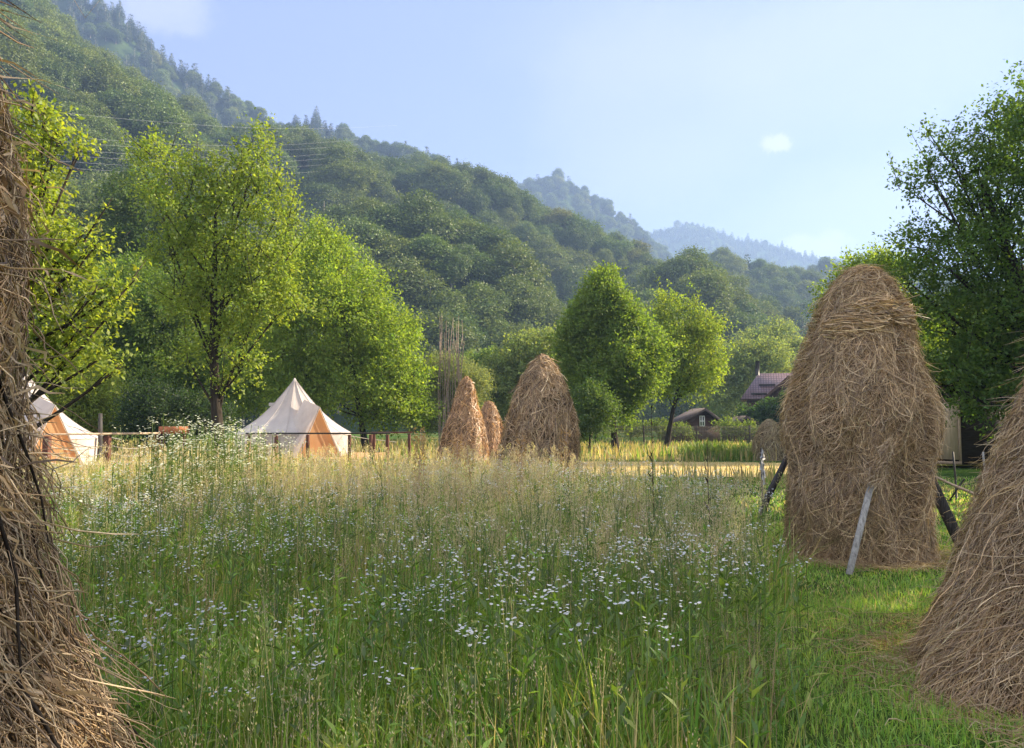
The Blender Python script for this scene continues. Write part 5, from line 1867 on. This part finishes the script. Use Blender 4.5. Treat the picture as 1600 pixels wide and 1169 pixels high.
def far_fleabane(x, y, hmul=1.0, heads=8, hr=.012, spread=.1, wst=.004, white=(.58, .6, .64)):
    n = len(x)
    h = hmul * tallness(x, y) * rng.uniform(.8, 1.12, n)
    az = rng.uniform(0, 2 * pi, n)
    ln = np.abs(rng.normal(0, .06, n))
    k = 4
    P = np.zeros((n, k, 3))
    for j in range(k):
        s = j / (k - 1)
        P[:, j] = np.stack([x + np.cos(az) * ln * h * s ** 2, y + np.sin(az) * ln * h * s ** 2, h * s * .97], 1)
    col = np.tile((.11, .18, .04), (n, 1)) * rng.normal(1, .15, (n, 1))
    B.add(*ribbons(P, np.full((n, k), wst), norm(np.stack([-np.sin(az), np.cos(az), 0 * az], 1)), col))
    # leaves up the stem
    m = 8
    s = rng.uniform(.15, .92, (n, m))
    Q = P[:, 0][:, None] * (1 - s[..., None]) + P[:, -1][:, None] * s[..., None]
    a2 = rng.uniform(0, 2 * pi, (n, m))
    A = norm(np.stack([np.cos(a2), np.sin(a2), rng.uniform(.2, 1, (n, m))], -1))
    lf = rng.uniform(.05, .1, (n, m))
    V, F, cc = leaf_cards(Q.reshape(-1, 3), A.reshape(-1, 3), np.tile((0, 0, 1.0), (n * m, 1)), lf.ravel(), lf.ravel() * .25, np.repeat(col, m, 0))
    B.add(V, F, cc)
    # flower heads in a flat cluster, each a six cornered disc
    m = heads
    a2 = rng.uniform(0, 2 * pi, (n, m))
    rr_ = spread * np.sqrt(rng.random((n, m)))
    ctr = P[:, -1][:, None] + np.stack([np.cos(a2) * rr_, np.sin(a2) * rr_, rng.normal(0, .022, (n, m))], -1)
    ctr = ctr.reshape(-1, 3)
    nn = norm(rng.normal(size=ctr.shape) * .2 + np.array((0, -.1, 1.0)))
    a_ = norm(np.cross(nn, np.array((.3, .9, .2))))
    b_ = np.cross(nn, a_)
    r_ = hr * rng.uniform(.7, 1.2, len(ctr))
    hexa = np.stack([ctr + r_[:, None] * (math.cos(q * pi / 3) * a_ + math.sin(q * pi / 3) * b_) for q in range(6)], 1)
    V = hexa.reshape(-1, 3)
    o6 = (np.arange(len(ctr)) * 6)[:, None]
    F = np.concatenate([o6 + np.array((0, 1, 2, 3)), o6 + np.array((3, 4, 5, 0))], 0)
    B.add(V, F, np.tile(white, (len(V), 1)), 1)


x, y = place(3100, 2.6, 10)
k = wob(x * .9, y * .9, 1.0, 6.1) + rng.normal(0, .4, len(x)) > -.05
far_fleabane(x[k], y[k], 0.9, 9, .0067, .05, .0035)
x, y = place(5200, 9, 19)
k = wob(x * .7, y * .7, 1.0, 6.1) + rng.normal(0, .5, len(x)) > np.where(x < -2.2, .55, -.1)
far_fleabane(x[k], y[k], .9, 8, .0105, .07, .006)
# tall cream flowered clump left of the middle tent
n = 260
cxy = at_ground(345, 10.5)
x, y = cxy[0] + rng.normal(0, .42, n), cxy[1] + rng.normal(0, .9, n)
far_fleabane(x, y, 1.42, 9, .014, .1, .008, (.68, .7, .56))
n = 110
cxy = at_ground(240, 9.5)
x, y = cxy[0] + rng.normal(0, .8, n), cxy[1] + rng.normal(0, .9, n)
far_fleabane(x, y, 1.0, 9, .014, .12, .008, (.68, .7, .56))
tag(B.build('wildflowers', [M['blade'], M['petal']]), 'drifts of small white daisies over the whole meadow', 'wildflowers', kind='stuff')

# rust coloured dock plants
def dock(px, d, h, label, col=(.33, .15, .06)):
    b = at_ground(px, d)
    Bq = Buf()
    r_ = thing('dock_plant', label, 'plant', b, 'rusty seed stalks')
    tip = b + np.array((rng.normal(0, .08), rng.normal(0, .05), h))
    mesh_np('stem', *tube([b, (b + tip) / 2 + np.array((.02, 0, 0)), tip], [.008, .006, .003], 5), M['dead_stem'], None, r_, origin=b)
    n = 420
    s = rng.uniform(.45, 1, n)
    br = rng.integers(0, 5, n)
    ba = br * 1.3
    ex = np.where(br > 0, (s - .45) * .35 * (1 - (s - .45)), 0)
    P = b + (tip - b) * s[:, None] + np.stack([np.cos(ba) * ex, np.sin(ba) * ex, 0 * s], 1) + rng.normal(size=(n, 3)) * .018
    A = norm(rng.normal(size=(n, 3)) + np.array((0, 0, 1)))
    sz = rng.uniform(.015, .03, n)
    V, F, cc = leaf_cards(P, A, norm(rng.normal(size=(n, 3))), sz, sz * .7, np.tile(col, (n, 1)) * rng.normal(1, .15, (n, 1)))
    mesh_np('seed_head', V, F, M['blade'], cc, r_, origin=b)


for (px, d, h, lab) in ((648, 10.5, 1.62, 'leftmost of the tall rusty dock stalks before the haystacks'), (664, 10.8, 1.55, 'rusty dock stalk second from left before the haystacks'),
                        (705, 12.0, 1.45, 'rusty dock stalk before the left pointed haystack'), (742, 11.2, 1.4, 'rusty dock stalk between the two pointed haystacks'),
                        (806, 11.0, 1.5, 'rusty dock stalk before the left side of the largest middle haystack'), (874, 11.5, 1.6, 'rusty dock stalk before the right side of the largest middle haystack')):
    dock(px, d, h * .93, lab, (.38, .24, .12))

# dark weed stems
for (px, d, top, lab) in ((1018, 7.2, 640, 'tall thin dark weed stalk rising above the sunlit path'), (1105, 6.6, 690, 'branching dark weed stalk left of the tall haystack')):
    b = at_ground(px, d)
    t = at(px, top, d)
    r_ = thing('weed_stalk', lab, 'plant', b)
    mesh_np('stem', *tube([b, b * .6 + t * .4 + np.array((.012, 0, 0)), b * .3 + t * .7, t], [.0045, .004, .0035, .002], 5), M['bark'], None, r_, origin=b)
    Bq = Buf()
    n = 16
    s = rng.uniform(.35, 1, n)
    P = b + (t - b) * s[:, None]
    a2 = rng.uniform(0, 2 * pi, n)
    A = norm(np.stack([np.cos(a2) * .6, np.sin(a2) * .6, np.ones(n)], 1))
    sz = rng.uniform(.04, .1, n)
    mesh_np('leaves', *leaf_cards(P, A, norm(rng.normal(size=(n, 3))), sz, sz * .2, np.tile((.07, .11, .03), (n, 1)))[:2], M['bark'], None, r_, origin=b)

# broad leaved weeds in front
for (px, d, h, lab) in ((722, 2.35, .62, 'upright weed with broad pale leaves at the lower middle'), (300, 2.6, .6, 'broad leaved weed at the lower left'),
                        (540, 2.3, .5, 'broad leaved weed between the lower left and the middle'), (1130, 2.6, .5, 'broad leaved weed at the lower right of the meadow'),
                        (900, 2.25, .5, 'broad leaved weed right of the upright one')):
    b = at_ground(px, d)
    r_ = thing('broadleaf_weed', lab, 'plant', b)
    t = b + np.array((.02, 0, h))
    mesh_np('stem', *tube([b, (b + t) / 2 + np.array((.015, 0, 0)), t], [.005, .004, .002], 6), M['blade'], np.tile((.12, .2, .05), (18, 1)), r_, origin=b)
    n = 13
    s = np.linspace(.15, 1, n)
    a2 = np.arange(n) * 2.4
    V_, F_, C_ = [], [], []
    Bq = Buf()
    for q in range(n):
        ax = norm(np.array((math.cos(a2[q]), math.sin(a2[q]), .55)))
        sd_ = norm(np.cross(ax, (0, 0, 1.0)))
        L1 = (.16 - .1 * s[q]) * rng.uniform(.8, 1.2)
        uu = np.linspace(0, 1, 6)
        ctr = (b + (t - b) * s[q])[None] + ax[None] * (L1 * uu)[:, None] - np.array((0, 0, 1.0))[None] * (L1 * .45 * uu ** 2)[:, None]
        wd = L1 * .34 * np.sin(np.clip(uu * 1.0, 0.02, 1) * pi * .97) ** .8
        Bq.add(*ribbons(ctr[None], wd[None], sd_[None], np.array([(.13, .215, .06)]) * rng.normal(1, .1)))
    Bq.build('leaves', M['blade'], r_, origin=b)

# ------------------------------------------------------------------ render settings
scene.render.engine = 'CYCLES'
cy = scene.cycles
cy.max_bounces = 7
cy.diffuse_bounces = 5
cy.glossy_bounces = 2
cy.transmission_bounces = 4
cy.volume_bounces = 0
cy.transparent_max_bounces = 4
cy.sample_clamp_indirect = 4.0
cy.use_adaptive_sampling = False
cy.use_denoising = True
try:
    cy.denoiser = 'OPENIMAGEDENOISE'
    cy.denoising_prefilter = 'NONE'
    cy.denoising_input_passes = 'RGB_ALBEDO_NORMAL'
except Exception:
    pass
vs = scene.view_settings
vs.view_transform = 'Standard'
vs.look = 'None'
vs.gamma = 1.0
vs.exposure = 2.15
